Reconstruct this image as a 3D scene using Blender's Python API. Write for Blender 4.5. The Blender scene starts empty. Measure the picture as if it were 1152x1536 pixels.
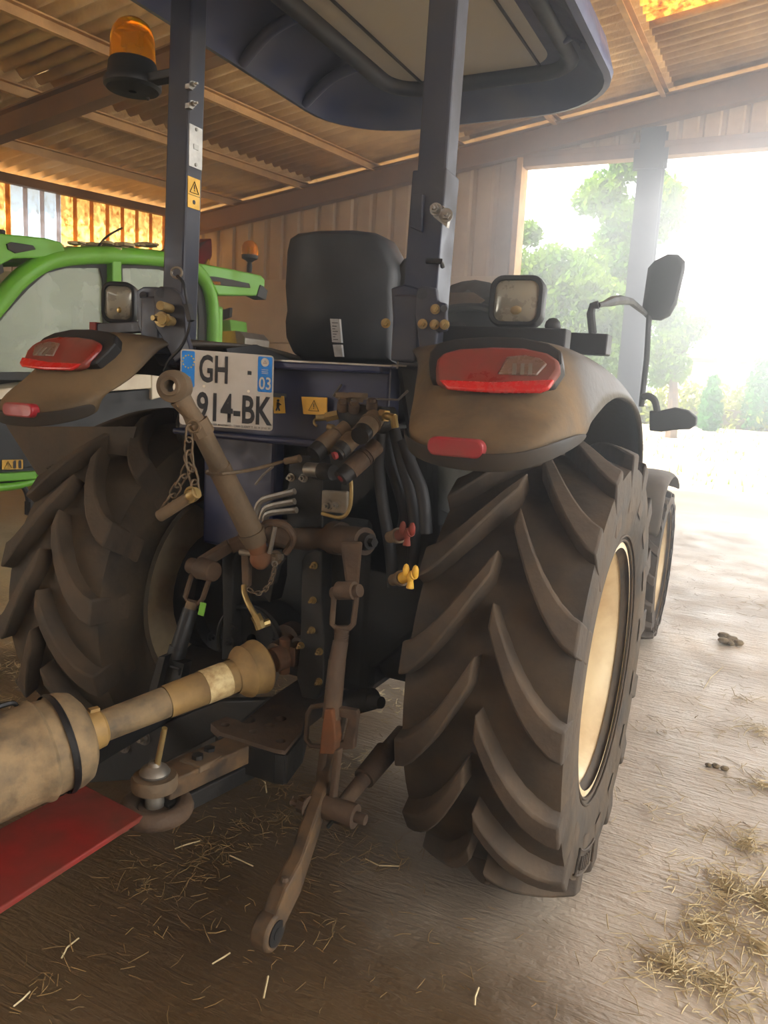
import bpy, bmesh, math, random
from math import sin, cos, pi, radians, sqrt, atan2
from mathutils import Vector, Matrix, noise

SC = bpy.context.scene
COL = SC.collection
V = Vector
# ------------------------------------------------------------------ camera
F, CX, CY = 1154.0, 576.0, 768.0
YAW, PITCH, ROLL, CAMH = radians(26.2), radians(9.1), radians(3.0), 1.23
c_f = V((-sin(YAW)*cos(PITCH), cos(YAW)*cos(PITCH), -sin(PITCH)))
_r = V((cos(YAW), sin(YAW), 0)); _u = _r.cross(c_f)
c_r = _r*cos(ROLL) + _u*sin(ROLL); c_u = _u*cos(ROLL) - _r*sin(ROLL)
c_o = V((0, 0, CAMH))
cd = bpy.data.cameras.new('camera'); cam = bpy.data.objects.new('camera', cd); COL.objects.link(cam)
cd.sensor_fit = 'VERTICAL'; cd.sensor_height = 36.0; cd.lens = F/1536*36.0; cd.clip_end = 400; cd.clip_start = .02
m = Matrix((c_r, c_u, -c_f)).transposed().to_4x4(); m.translation = c_o
cam.matrix_world = m; SC.camera = cam
# ------------------------------------------------------------------ world, sun, exposure
w = bpy.data.worlds.new('sky'); SC.world = w; w.use_nodes = True
nt = w.node_tree; nt.nodes.clear()
wo = nt.nodes.new('ShaderNodeOutputWorld'); bg = nt.nodes.new('ShaderNodeBackground')
sk = nt.nodes.new('ShaderNodeTexSky'); sk.sky_type = 'HOSEK_WILKIE'; sk.turbidity = 6; sk.ground_albedo = .4
sk.sun_direction = V((-.62, -.3, .72)).normalized()
mx = nt.nodes.new('ShaderNodeMixRGB'); mx.inputs[0].default_value = .75; mx.inputs[2].default_value = (1, .99, .96, 1)
nt.links.new(sk.outputs[0], mx.inputs[1]); nt.links.new(mx.outputs[0], bg.inputs[0])
bg.inputs[1].default_value = 2.6
nt.links.new(bg.outputs[0], wo.inputs[0])
sl = bpy.data.lights.new('sun', 'SUN'); sl.energy = 7; sl.angle = radians(1); sl.color = (1, .93, .8)
so = bpy.data.objects.new('sun', sl); COL.objects.link(so)
so.rotation_euler = V((-.62, -.3, .72)).to_track_quat('Z', 'Y').to_euler()
vs = SC.view_settings; vs.view_transform = 'Standard'; vs.look = 'None'; vs.gamma = 1; vs.use_curve_mapping = False
vs.exposure = 1.88
cy = SC.cycles
cy.max_bounces = 7; cy.diffuse_bounces = 4; cy.glossy_bounces = 3; cy.transmission_bounces = 4; cy.volume_bounces = 0
cy.transparent_max_bounces = 8; cy.caustics_reflective = False; cy.caustics_refractive = False
GLARE = .08
# ------------------------------------------------------------------ helpers
def ray(px, py): return c_f + c_r*((px-CX)/F) - c_u*((py-CY)/F)
def A(px, py, Y): d = ray(px, py); return c_o + d*((Y-c_o.y)/d.y)
def AX(px, py, X): d = ray(px, py); return c_o + d*((X-c_o.x)/d.x)
def AZ(px, py, Z): d = ray(px, py); return c_o + d*((Z-c_o.z)/d.z)
def AP(px, py, p, n): d = ray(px, py); return c_o + d*((V(p)-c_o).dot(n)/d.dot(n))
def dep(p): return (V(p)-c_o).dot(c_f)
def rp(p, px): return px*dep(p)/F
def lin(c):
    def f(x): x /= 255.; return x/12.92 if x <= .04045 else ((x+.055)/1.055)**2.4
    return (f(c[0]), f(c[1]), f(c[2]), 1)
def mat(name, col, rough=.6, metal=0., dust=None, amt=.5, scale=8., bump=0., bscale=60., spec=.4, grain=.15):
    m = bpy.data.materials.new(name); m.use_nodes = True
    t = m.node_tree; b = t.nodes['Principled BSDF']; L = t.links.new
    tc = t.nodes.new('ShaderNodeTexCoord')
    b.inputs['Roughness'].default_value = rough; b.inputs['Metallic'].default_value = metal
    b.inputs['Specular IOR Level'].default_value = spec
    n = t.nodes.new('ShaderNodeTexNoise'); n.inputs['Scale'].default_value = scale; n.inputs['Detail'].default_value = 8
    n.inputs['Roughness'].default_value = .65
    L(tc.outputs['Object'], n.inputs['Vector'])
    r = t.nodes.new('ShaderNodeValToRGB')
    x = t.nodes.new('ShaderNodeMixRGB')
    c = lin(col); d = lin(dust) if dust else tuple(min(1, k*(1+grain)+.01) for k in c[:3])+(1,)
    x.inputs[1].default_value = c; x.inputs[2].default_value = d
    lo = .75-.5*amt
    r.color_ramp.elements[0].position = max(0, lo-.16); r.color_ramp.elements[1].position = min(1, lo+.16)
    L(n.outputs['Fac'], r.inputs[0]); L(r.outputs[0], x.inputs[0]); L(x.outputs[0], b.inputs['Base Color'])
    if dust:
        rr = t.nodes.new('ShaderNodeMapRange'); rr.inputs['To Min'].default_value = rough; rr.inputs['To Max'].default_value = max(rough, .85)
        L(r.outputs[0], rr.inputs['Value']); L(rr.outputs[0], b.inputs['Roughness'])
        if metal:
            r2 = t.nodes.new('ShaderNodeMapRange'); r2.inputs['To Min'].default_value = metal; r2.inputs['To Max'].default_value = 0
            L(r.outputs[0], r2.inputs['Value']); L(r2.outputs[0], b.inputs['Metallic'])
    if bump:
        n2 = t.nodes.new('ShaderNodeTexNoise'); n2.inputs['Scale'].default_value = bscale; n2.inputs['Detail'].default_value = 5
        L(tc.outputs['Object'], n2.inputs['Vector'])
        bp = t.nodes.new('ShaderNodeBump'); bp.inputs['Strength'].default_value = bump; bp.inputs['Distance'].default_value = .01
        L(n2.outputs['Fac'], bp.inputs['Height']); L(bp.outputs[0], b.inputs['Normal'])
    return m
def glass_mat(name, tint, alpha=.7, dustc=(150, 150, 130), rough=.15):
    m = bpy.data.materials.new(name); m.use_nodes = True
    t = m.node_tree; t.nodes.clear(); L = t.links.new
    o = t.nodes.new('ShaderNodeOutputMaterial'); tr = t.nodes.new('ShaderNodeBsdfTransparent'); tr.inputs[0].default_value = lin(tint)
    d = t.nodes.new('ShaderNodeBsdfDiffuse'); d.inputs[0].default_value = lin(dustc)
    g = t.nodes.new('ShaderNodeBsdfGlossy'); g.inputs['Roughness'].default_value = rough
    a = t.nodes.new('ShaderNodeMixShader'); a.inputs[0].default_value = .12
    L(d.outputs[0], a.inputs[1]); L(g.outputs[0], a.inputs[2])
    n = t.nodes.new('ShaderNodeTexNoise'); n.inputs['Scale'].default_value = 6; n.inputs['Detail'].default_value = 6
    tc = t.nodes.new('ShaderNodeTexCoord'); L(tc.outputs['Object'], n.inputs['Vector'])
    mr = t.nodes.new('ShaderNodeMapRange'); mr.inputs['To Min'].default_value = (1-alpha)*.6; mr.inputs['To Max'].default_value = (1-alpha)*1.4
    L(n.outputs['Fac'], mr.inputs['Value'])
    x = t.nodes.new('ShaderNodeMixShader'); L(mr.outputs[0], x.inputs[0]); L(tr.outputs[0], x.inputs[1]); L(a.outputs[0], x.inputs[2])
    L(x.outputs[0], o.inputs[0]); return m
def trans_mat(name, col, dirt, amt=.5, scale=5., mixf=.7):
    m = bpy.data.materials.new(name); m.use_nodes = True
    t = m.node_tree; t.nodes.clear(); L = t.links.new
    o = t.nodes.new('ShaderNodeOutputMaterial'); d = t.nodes.new('ShaderNodeBsdfDiffuse'); tr = t.nodes.new('ShaderNodeBsdfTranslucent')
    n = t.nodes.new('ShaderNodeTexNoise'); n.inputs['Scale'].default_value = scale; n.inputs['Detail'].default_value = 9; n.inputs['Roughness'].default_value = .75
    tc = t.nodes.new('ShaderNodeTexCoord'); L(tc.outputs['Object'], n.inputs['Vector'])
    r = t.nodes.new('ShaderNodeValToRGB'); lo = .75-.5*amt
    r.color_ramp.elements[0].position = max(0, lo-.13); r.color_ramp.elements[1].position = min(1, lo+.13)
    L(n.outputs['Fac'], r.inputs[0])
    x = t.nodes.new('ShaderNodeMixRGB'); x.inputs[1].default_value = lin(col); x.inputs[2].default_value = lin(dirt)
    L(r.outputs[0], x.inputs[0]); L(x.outputs[0], d.inputs[0]); L(x.outputs[0], tr.inputs[0])
    s = t.nodes.new('ShaderNodeMixShader'); s.inputs[0].default_value = mixf
    L(d.outputs[0], s.inputs[1]); L(tr.outputs[0], s.inputs[2]); L(s.outputs[0], o.inputs[0]); return m

ORG = {}
def org(o):
    return ORG.get(o.name, V((0, 0, 0)))
def basis(z):
    z = V(z).normalized(); x = z.cross(V((0, 0, 1)))
    if x.length < 1e-3: x = V((1, 0, 0))
    x.normalize(); return x, z.cross(x), z
class MB:
    def __init__(s): s.v = []; s.f = []
    def add(s, vs, fs):
        k = len(s.v); s.v += [V(p) for p in vs]; s.f += [tuple(i+k for i in f) for f in fs]; return s
    def box(s, c, d, R=None):
        c = V(c); h = V(d)/2
        vs = []
        for z in (-1, 1):
            for y in (-1, 1):
                for x in (-1, 1):
                    q = V((x*h.x, y*h.y, z*h.z)); vs.append(c + (R @ q if R else q))
        return s.add(vs, [(0, 2, 3, 1), (4, 5, 7, 6), (0, 1, 5, 4), (2, 6, 7, 3), (0, 4, 6, 2), (1, 3, 7, 5)])
    def beam(s, p, q, a, b, up=(0, 0, 1)):
        p, q = V(p), V(q); z = (q-p).normalized(); x = z.cross(V(up)).normalized(); y = x.cross(z)
        vs = [e + x*(a/2*i) + y*(b/2*j) for e in (p, q) for i, j in ((-1, -1), (1, -1), (1, 1), (-1, 1))]
        return s.add(vs, [(3, 2, 1, 0), (4, 5, 6, 7), (0, 1, 5, 4), (1, 2, 6, 5), (2, 3, 7, 6), (3, 0, 4, 7)])
    def cyl(s, p, q, r, r2=None, n=16, cap=True):
        p, q = V(p), V(q); r2 = r if r2 is None else r2; x, y, z = basis(q-p)
        vs = [e + x*(cos(2*pi*i/n)*rr) + y*(sin(2*pi*i/n)*rr) for e, rr in ((p, r), (q, r2)) for i in range(n)]
        fs = [(i, (i+1) % n, n+(i+1) % n, n+i) for i in range(n)]
        if cap: fs += [tuple(range(n-1, -1, -1)), tuple(range(n, 2*n))]
        return s.add(vs, fs)
    def tube(s, pts, r, n=8, closed=False):
        pts = [V(p) for p in pts]; k = len(pts); R = r if isinstance(r, (list, tuple)) else [r]*k
        vs = []; fs = []; px = None
        for i, p in enumerate(pts):
            a = pts[(i-1) % k] if closed or i else pts[0]; b = pts[(i+1) % k] if closed or i < k-1 else pts[-1]
            z = (b-a).normalized()
            if px is None: px = basis(z)[0]
            x = (px - z*px.dot(z)); x = x.normalized() if x.length > 1e-6 else basis(z)[0]
            y = z.cross(x); px = x
            vs += [p + x*(cos(2*pi*j/n)*R[i]) + y*(sin(2*pi*j/n)*R[i]) for j in range(n)]
        for i in range(k if closed else k-1):
            for j in range(n):
                a = i*n; b = ((i+1) % k)*n; fs.append((a+j, a+(j+1) % n, b+(j+1) % n, b+j))
        if not closed: fs += [tuple(range(n-1, -1, -1)), tuple(range((k-1)*n, k*n))]
        return s.add(vs, fs)
    def lathe(s, prof, o, ax, n=32):
        o = V(o); x, y, z = basis(ax); k = len(prof); vs = []; fs = []
        for r, t in prof:
            vs += [o + z*t + x*(cos(2*pi*j/n)*r) + y*(sin(2*pi*j/n)*r) for j in range(n)]
        for i in range(k-1):
            for j in range(n): fs.append((i*n+j, i*n+(j+1) % n, (i+1)*n+(j+1) % n, (i+1)*n+j))
        return s.add(vs, fs)
    def prism(s, poly, vec):
        poly = [V(p) for p in poly]; vec = V(vec); n = len(poly)
        vs = poly + [p+vec for p in poly]
        fs = [tuple(range(n)), tuple(range(2*n-1, n-1, -1))] + [((i+1) % n, i, n+i, n+(i+1) % n) for i in range(n)]
        return s.add(vs, fs)
    def grid(s, rows, closed=False):
        n = len(rows[0]); vs = [p for r in rows for p in r]; fs = []
        for i in range(len(rows)-1):
            for j in range(n if closed else n-1):
                fs.append((i*n+j, i*n+(j+1) % n, (i+1)*n+(j+1) % n, (i+1)*n+j))
        return s.add(vs, fs)
    def ball(s, c, r, n=12, sq=(1, 1, 1)):
        c = V(c); rows = []
        for i in range(n//2+1):
            a = pi*i/(n//2); rr = max(sin(a), 1e-4)
            rows.append([c + V((cos(2*pi*j/n)*rr*r*sq[0], sin(2*pi*j/n)*rr*r*sq[1], cos(a)*r*sq[2])) for j in range(n)])
        return s.grid(rows, True)
    def hexbolt(s, p, ax, r=.012, h=.01, stud=.01):
        p = V(p); ax = V(ax).normalized()
        s.cyl(p, p+ax*.003, r*1.5, n=14); s.cyl(p+ax*.003, p+ax*(.003+h), r, n=6)
        if stud: s.cyl(p+ax*(.003+h), p+ax*(.003+h+stud), r*.5, n=8)
        return s
    def build(s, name, m, parent=None, smooth=40, bevel=0, solid=0, sub=0, label=None, origin=None, fix=True):
        o_ = V(origin) if origin is not None else (org(parent) if parent else V((0, 0, 0)))
        me = bpy.data.meshes.new(name); me.from_pydata([p-o_ for p in s.v], [], s.f); me.update()
        if fix:
            b = bmesh.new(); b.from_mesh(me); bmesh.ops.remove_doubles(b, verts=b.verts, dist=1e-5)
            bmesh.ops.recalc_face_normals(b, faces=b.faces); b.to_mesh(me); b.free()
        if smooth:
            me.shade_smooth(); me.set_sharp_from_angle(angle=radians(smooth))
        me.materials.append(m)
        o = bpy.data.objects.new(name, me); COL.objects.link(o)
        if parent:
            o.parent = parent; o.location = o_ - org(parent)
        else: o.location = o_
        ORG[o.name] = o_
        if solid:
            q = o.modifiers.new('thickness', 'SOLIDIFY'); q.thickness = solid; q.offset = 0
        if bevel:
            q = o.modifiers.new('bevel', 'BEVEL'); q.width = bevel; q.segments = 2; q.limit_method = 'ANGLE'; q.angle_limit = radians(35)
        if sub:
            q = o.modifiers.new('smooth', 'SUBSURF'); q.levels = sub; q.render_levels = sub
        if label: o['label'] = label
        return o
def thing(name, label, cat, loc, group=None):
    o = bpy.data.objects.new(name, None); COL.objects.link(o); o.location = loc; ORG[o.name] = V(loc)
    o['label'] = label; o['category'] = cat; o.empty_display_size = .1
    if group: o['group'] = group
    return o
def tag(o, label, cat, group=None, kind=None):
    o['label'] = label; o['category'] = cat
    if group: o['group'] = group
    if kind: o['kind'] = kind
    return o
def struct(o): o['kind'] = 'structure'; return o
def struct_empty(name, loc=(0, 0, 0)):
    o = bpy.data.objects.new(name, None); COL.objects.link(o); o.location = loc; ORG[o.name] = V(loc); o['kind'] = 'structure'; return o
def dupe(o, parent, loc=None, M=None):
    c = o.copy(); COL.objects.link(c); c.parent = parent
    if M is not None: c.matrix_local = M
    elif loc is not None: c.location = loc
    return c
def to_mesh(cu):
    ob = bpy.data.objects.new('tmp', cu); COL.objects.link(ob)
    dg = bpy.context.evaluated_depsgraph_get(); dg.update()
    me = bpy.data.meshes.new_from_object(ob.evaluated_get(dg)); bpy.data.objects.remove(ob); return me
def text(name, body, c, R, U, h, m, parent, wid=None, ext=.0008, bold=0.):
    cu = bpy.data.curves.new(name, 'FONT'); cu.body = body; cu.size = 1; cu.extrude = 0; cu.resolution_u = 3; cu.offset = bold
    me = to_mesh(cu)
    xs = [v.co.x for v in me.vertices]; ys = [v.co.y for v in me.vertices]
    x0, x1, y0, y1 = min(xs), max(xs), min(ys), max(ys)
    sy = h/(y1-y0); sx = sy if wid is None else wid/(x1-x0)
    R = V(R).normalized(); U = V(U).normalized(); N = R.cross(U); o_ = org(parent)
    for v in me.vertices:
        v.co = V(c) + R*((v.co.x-(x0+x1)/2)*sx) + U*((v.co.y-(y0+y1)/2)*sy) + N*ext - o_
    me.materials.append(m); me.name = name
    o = bpy.data.objects.new(name, me); COL.objects.link(o); o.parent = parent; ORG[o.name] = o_
    return o
def plate_holes(name, outline, holes, th, M, m, parent, bevel=.002):
    cu = bpy.data.curves.new(name, 'CURVE'); cu.dimensions = '2D'; cu.fill_mode = 'BOTH'; cu.extrude = th/2
    def spl(pts):
        s = cu.splines.new('POLY'); s.points.add(len(pts)-1)
        for p, q in zip(s.points, pts): p.co = (q[0], q[1], 0, 1)
        s.use_cyclic_u = True
    spl(outline)
    for x, y, r in holes: spl([(x+r*cos(2*pi*i/14), y+r*sin(2*pi*i/14)) for i in range(14)])
    me = to_mesh(cu); me.transform(M); me.transform(Matrix.Translation(-org(parent)))
    me.materials.append(m); me.name = name
    o = bpy.data.objects.new(name, me); COL.objects.link(o); o.parent = parent; ORG[o.name] = org(parent); return o
def arc(c, r, a0, a1, n, f):
    return [f(c[0]+r*cos(radians(a0+(a1-a0)*i/n)), c[1]+r*sin(radians(a0+(a1-a0)*i/n))) for i in range(n+1)]
def rrect(x0, x1, y0, y1, r, n=6):
    pts = []
    for cx, cyy, a in ((x1-r, y1-r, 0), (x0+r, y1-r, 90), (x0+r, y0+r, 180), (x1-r, y0+r, 270)):
        pts += [(cx+r*cos(radians(a+90*i/n)), cyy+r*sin(radians(a+90*i/n))) for i in range(n+1)]
    return pts
def smooth_path(pts, n=6):
    pts = [V(p) for p in pts]; out = []
    for i in range(len(pts)-1):
        p0 = pts[max(i-1, 0)]; p1 = pts[i]; p2 = pts[i+1]; p3 = pts[min(i+2, len(pts)-1)]
        for k in range(n):
            t = k/n; out.append(.5*((2*p1)+(p2-p0)*t+(2*p0-5*p1+4*p2-p3)*t*t+(3*p1-p0-3*p2+p3)*t**3))
    out.append(pts[-1]); return out
# ------------------------------------------------------------------ materials
DUST = (150, 122, 86)
M_ = {}
M_['navy'] = mat('navy_paint', (21, 26, 46), .35, dust=(58, 56, 56), amt=.35, scale=5)
M_['blue'] = mat('blue_paint', (24, 32, 72), .35, dust=(56, 56, 66), amt=.3, scale=6)
M_['canopy'] = mat('navy_plastic', (56, 66, 104), .32, dust=(92, 96, 112), amt=.35, scale=4)
M_['liner'] = mat('canopy_liner', (180, 178, 170), .5, dust=(190, 184, 168), amt=.4, scale=5)
M_['black'] = mat('black_metal', (14, 14, 15), .5, dust=(40, 36, 30), amt=.4, scale=9, bump=.2)
M_['plastic'] = mat('black_plastic', (18, 18, 19), .5, dust=(36, 34, 32), amt=.3, scale=7)
M_['seat'] = mat('seat_shell', (36, 38, 42), .5, bump=.05)
M_['rubber'] = mat('tyre_rubber', (24, 22, 20), .7, dust=(78, 64, 46), amt=.55, scale=7, bump=.35, bscale=30)
M_['lug'] = mat('tyre_lug', (34, 31, 27), .7, dust=(80, 66, 50), amt=.62, scale=6, bump=.35, bscale=40)
M_['fender'] = mat('fender_plastic', (40, 35, 30), .5, dust=(110, 90, 62), amt=.66, scale=4.5, bump=.15, bscale=50)
M_['cream'] = mat('cream_rim', (214, 196, 158), .45, dust=(176, 148, 108), amt=.35, scale=5)
M_['rimdark'] = mat('rim_dusty', (96, 86, 70), .5, dust=(66, 56, 44), amt=.5, scale=5)
M_['rust'] = mat('rusty_steel', (62, 48, 37), .7, dust=(88, 70, 52), amt=.5, scale=14, bump=.3)
M_['rustorange'] = mat('orange_rust', (110, 66, 34), .75, dust=(78, 58, 40), amt=.5, scale=12, bump=.3)
M_['dusty'] = mat('dusty_steel', (80, 68, 52), .75, dust=(108, 90, 68), amt=.5, scale=12, bump=.25)
M_['steel'] = mat('zinc_steel', (140, 136, 128), .35, .8, dust=(110, 94, 70), amt=.3, scale=14)
M_['brass'] = mat('yellow_zinc', (150, 128, 80), .35, .7, dust=(110, 90, 60), amt=.3, scale=14)
M_['ptoy'] = mat('yellow_guard', (160, 128, 74), .55, dust=(110, 88, 56), amt=.5, scale=8, bump=.15)
M_['ptog'] = mat('grey_guard', (40, 40, 37), .6, dust=(140, 118, 86), amt=.66, scale=11, bump=.2)
M_['ptolabel'] = mat('worn_label', (208, 190, 140), .6, dust=(150, 116, 72), amt=.45, scale=40)
M_['red'] = mat('red_paint', (138, 14, 16), .5, dust=(92, 44, 28), amt=.5, scale=5)
M_['redlow'] = mat('red_lens_lower', (196, 26, 24), .1, spec=.7, dust=(150, 36, 30), amt=.3, scale=60)
M_['redlens'] = mat('red_lens', (124, 24, 20), .15, spec=.5, dust=(108, 60, 46), amt=.55, scale=9)
M_['refl'] = mat('red_reflector', (140, 30, 38), .3, dust=(120, 60, 54), amt=.4, scale=12)
M_['clearlens'] = mat('clear_lens', (110, 84, 70), .12, spec=.7, dust=(90, 66, 52), amt=.35, scale=40)
M_['lamplens'] = mat('lamp_lens', (130, 126, 112), .1, .4, dust=(142, 132, 110), amt=.4, scale=18)
M_['white'] = mat('plate_white', (170, 164, 154), .4, dust=(150, 140, 122), amt=.3, scale=8)
M_['ink'] = mat('black_ink', (26, 26, 28), .6)
M_['euro'] = mat('plate_blue', (14, 106, 178), .4)
M_['yellow'] = mat('warning_yellow', (214, 166, 48), .5, dust=(170, 130, 60), amt=.3, scale=12)
M_['paper'] = mat('paper_sticker', (196, 196, 192), .5, dust=(150, 150, 146), amt=.3, scale=20)
M_['green'] = mat('green_paint', (100, 168, 40), .35, dust=(104, 150, 56), amt=.3, scale=3)
M_['offwhite'] = mat('offwhite_panel', (214, 202, 176), .5, dust=(180, 160, 130), amt=.3, scale=4)
M_['seal'] = mat('window_seal', (34, 34, 32), .6, dust=(72, 66, 54), amt=.3, scale=6)
M_['concrete'] = mat('concrete_wall', (204, 182, 148), .9, dust=(172, 148, 116), amt=.5, scale=1.6, bump=.2, bscale=12)
M_['sheet'] = mat('ribbed_steel', (192,168,136), .7, dust=(158,132,100), amt=.5, scale=1.8, bump=.1)
M_['roof'] = mat('roof_sheet', (218,188,142), .9, dust=(180,148,104), amt=.5, scale=3, bump=.5, bscale=40)
M_['timber'] = mat('purlin_steel', (206, 168, 118), .8, dust=(166, 130, 86), amt=.5, scale=5, bump=.2)
M_['beam'] = mat('beam_steel', (138, 106, 72), .7, dust=(104, 80, 54), amt=.45, scale=2)
M_['straw'] = mat('straw', (212, 194, 150), .7, dust=(160, 138, 96), amt=.5, scale=9)
M_['clod'] = mat('dry_dung', (94, 80, 60), .95, dust=(130, 112, 80), amt=.5, scale=30, bump=.8)
M_['bark'] = mat('bark', (110, 92, 74), .9, dust=(70, 60, 50), amt=.5, scale=6, bump=.5)
def lens_mat(name, col, emis=0):
    m = bpy.data.materials.new(name); m.use_nodes = True; t = m.node_tree; b = t.nodes['Principled BSDF']
    tc = t.nodes.new('ShaderNodeTexCoord'); wv = t.nodes.new('ShaderNodeTexNoise'); wv.inputs['Scale'].default_value = 25
    x = t.nodes.new('ShaderNodeMixRGB'); x.inputs[1].default_value = lin(col); x.inputs[2].default_value = lin((min(255, col[0]+10), col[1]+40, col[2]+10))
    t.links.new(tc.outputs['Object'], wv.inputs['Vector']); t.links.new(wv.outputs['Fac'], x.inputs[0]); t.links.new(x.outputs[0], b.inputs['Base Color'])
    b.inputs['Roughness'].default_value = .1; b.inputs['Transmission Weight'].default_value = .75; b.inputs['IOR'].default_value = 1.15
    return m
M_['amber'] = lens_mat('amber_lens', (246, 140, 20))
M_['glassclear'] = glass_mat('clear_cab_glass', (236, 244, 232), .95, (176, 180, 150))
M_['glass'] = glass_mat('dusty_cab_glass', (214, 226, 206), .6, (176, 182, 152))
M_['sheetgold'] = trans_mat('gold_translucent_sheet', (255, 222, 140), (140, 84, 26), .5, 13, .85)
M_['sheetblue'] = trans_mat('clear_translucent_sheet', (168, 194, 224), (130, 136, 134), .28, 13, .85)
M_['leafA'] = trans_mat('leaf_light', (118, 142, 34), (66, 104, 28), .5, 1.2, .45)
M_['leafB'] = trans_mat('leaf_deep', (70, 120, 50), (44, 88, 36), .5, 1.2, .4)
M_['hedge'] = trans_mat('hedge_leaf', (132, 138, 46), (96, 110, 34), .5, 1.2, .3)
M_['yellowpaint'] = mat('yellow_paint', (240, 200, 10), .4, dust=(200, 164, 20), amt=.3, scale=4)
def floor_mat():
    m = bpy.data.materials.new('concrete_floor'); m.use_nodes = True; t = m.node_tree; b = t.nodes['Principled BSDF']; L = t.links.new
    tc = t.nodes.new('ShaderNodeTexCoord')
    n = t.nodes.new('ShaderNodeTexNoise'); n.inputs['Scale'].default_value = 1.1; n.inputs['Detail'].default_value = 9; n.inputs['Roughness'].default_value = .62
    L(tc.outputs['Object'], n.inputs['Vector'])
    r = t.nodes.new('ShaderNodeValToRGB'); e = r.color_ramp.elements
    e[0].position = .3; e[0].color = lin((142, 127, 108)); e[1].position = .68; e[1].color = lin((198, 184, 166))
    L(n.outputs['Fac'], r.inputs[0])
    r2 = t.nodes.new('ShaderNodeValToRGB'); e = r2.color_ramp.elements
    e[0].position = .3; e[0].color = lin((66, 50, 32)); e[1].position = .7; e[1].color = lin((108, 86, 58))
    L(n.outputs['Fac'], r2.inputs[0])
    # dirt tone at left with tractor and trailer shade painted in, paler where light enters
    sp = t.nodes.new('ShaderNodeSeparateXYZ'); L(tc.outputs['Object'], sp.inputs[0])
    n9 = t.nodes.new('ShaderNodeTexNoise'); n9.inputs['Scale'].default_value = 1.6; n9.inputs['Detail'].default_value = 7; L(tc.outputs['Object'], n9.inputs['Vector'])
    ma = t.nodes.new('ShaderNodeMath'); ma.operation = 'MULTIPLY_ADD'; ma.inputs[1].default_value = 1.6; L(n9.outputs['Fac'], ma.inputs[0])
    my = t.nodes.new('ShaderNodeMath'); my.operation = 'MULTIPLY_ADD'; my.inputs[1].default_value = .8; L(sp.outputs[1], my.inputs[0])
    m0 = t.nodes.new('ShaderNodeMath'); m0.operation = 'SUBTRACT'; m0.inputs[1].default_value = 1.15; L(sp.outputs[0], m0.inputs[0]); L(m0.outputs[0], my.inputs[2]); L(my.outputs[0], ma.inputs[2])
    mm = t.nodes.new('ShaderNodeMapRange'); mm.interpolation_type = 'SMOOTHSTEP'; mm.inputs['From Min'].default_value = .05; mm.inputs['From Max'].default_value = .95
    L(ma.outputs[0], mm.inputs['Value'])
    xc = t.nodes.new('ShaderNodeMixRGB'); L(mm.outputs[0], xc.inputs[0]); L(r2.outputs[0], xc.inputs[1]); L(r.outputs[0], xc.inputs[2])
    # pale straw bedding in the bay along the left wall
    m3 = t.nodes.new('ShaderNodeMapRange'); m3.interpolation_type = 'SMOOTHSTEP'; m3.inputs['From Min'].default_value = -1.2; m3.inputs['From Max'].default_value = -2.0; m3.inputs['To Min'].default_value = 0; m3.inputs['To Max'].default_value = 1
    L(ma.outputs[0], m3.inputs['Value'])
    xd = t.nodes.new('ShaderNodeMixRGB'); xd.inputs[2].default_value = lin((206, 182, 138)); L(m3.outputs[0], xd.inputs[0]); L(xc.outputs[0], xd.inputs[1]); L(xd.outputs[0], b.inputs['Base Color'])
    n3 = t.nodes.new('ShaderNodeTexNoise'); n3.inputs['Scale'].default_value = 4; n3.inputs['Detail'].default_value = 6
    L(tc.outputs['Object'], n3.inputs['Vector'])
    mr = t.nodes.new('ShaderNodeMapRange'); mr.inputs['From Min'].default_value = .3; mr.inputs['From Max'].default_value = .7
    mr.inputs['To Min'].default_value = .3; mr.inputs['To Max'].default_value = .65
    L(n3.outputs['Fac'], mr.inputs['Value']); L(mr.outputs[0], b.inputs['Roughness'])
    mp = t.nodes.new('ShaderNodeMapping'); mp.inputs['Scale'].default_value = (8, 45, 1); mp.inputs['Rotation'].default_value = (0, 0, radians(14))
    L(tc.outputs['Object'], mp.inputs['Vector'])
    n2 = t.nodes.new('ShaderNodeTexNoise'); n2.inputs['Scale'].default_value = 1; n2.inputs['Detail'].default_value = 4; n2.inputs['Distortion'].default_value = .9
    L(mp.outputs[0], n2.inputs['Vector'])
    n4 = t.nodes.new('ShaderNodeTexNoise'); n4.inputs['Scale'].default_value = 70; n4.inputs['Detail'].default_value = 4
    L(tc.outputs['Object'], n4.inputs['Vector'])
    ad = t.nodes.new('ShaderNodeMath'); ad.operation = 'MULTIPLY_ADD'; ad.inputs[1].default_value = .35
    L(n4.outputs['Fac'], ad.inputs[0]); L(n2.outputs['Fac'], ad.inputs[2])
    bp = t.nodes.new('ShaderNodeBump'); bp.inputs['Strength'].default_value = .75; bp.inputs['Distance'].default_value = .012
    L(ad.outputs[0], bp.inputs['Height']); L(bp.outputs[0], b.inputs['Normal'])
    return m
M_['link'] = mat('greased_bar', (44, 38, 32), .6, dust=(104, 80, 52), amt=.5, scale=16, bump=.2)
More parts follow.
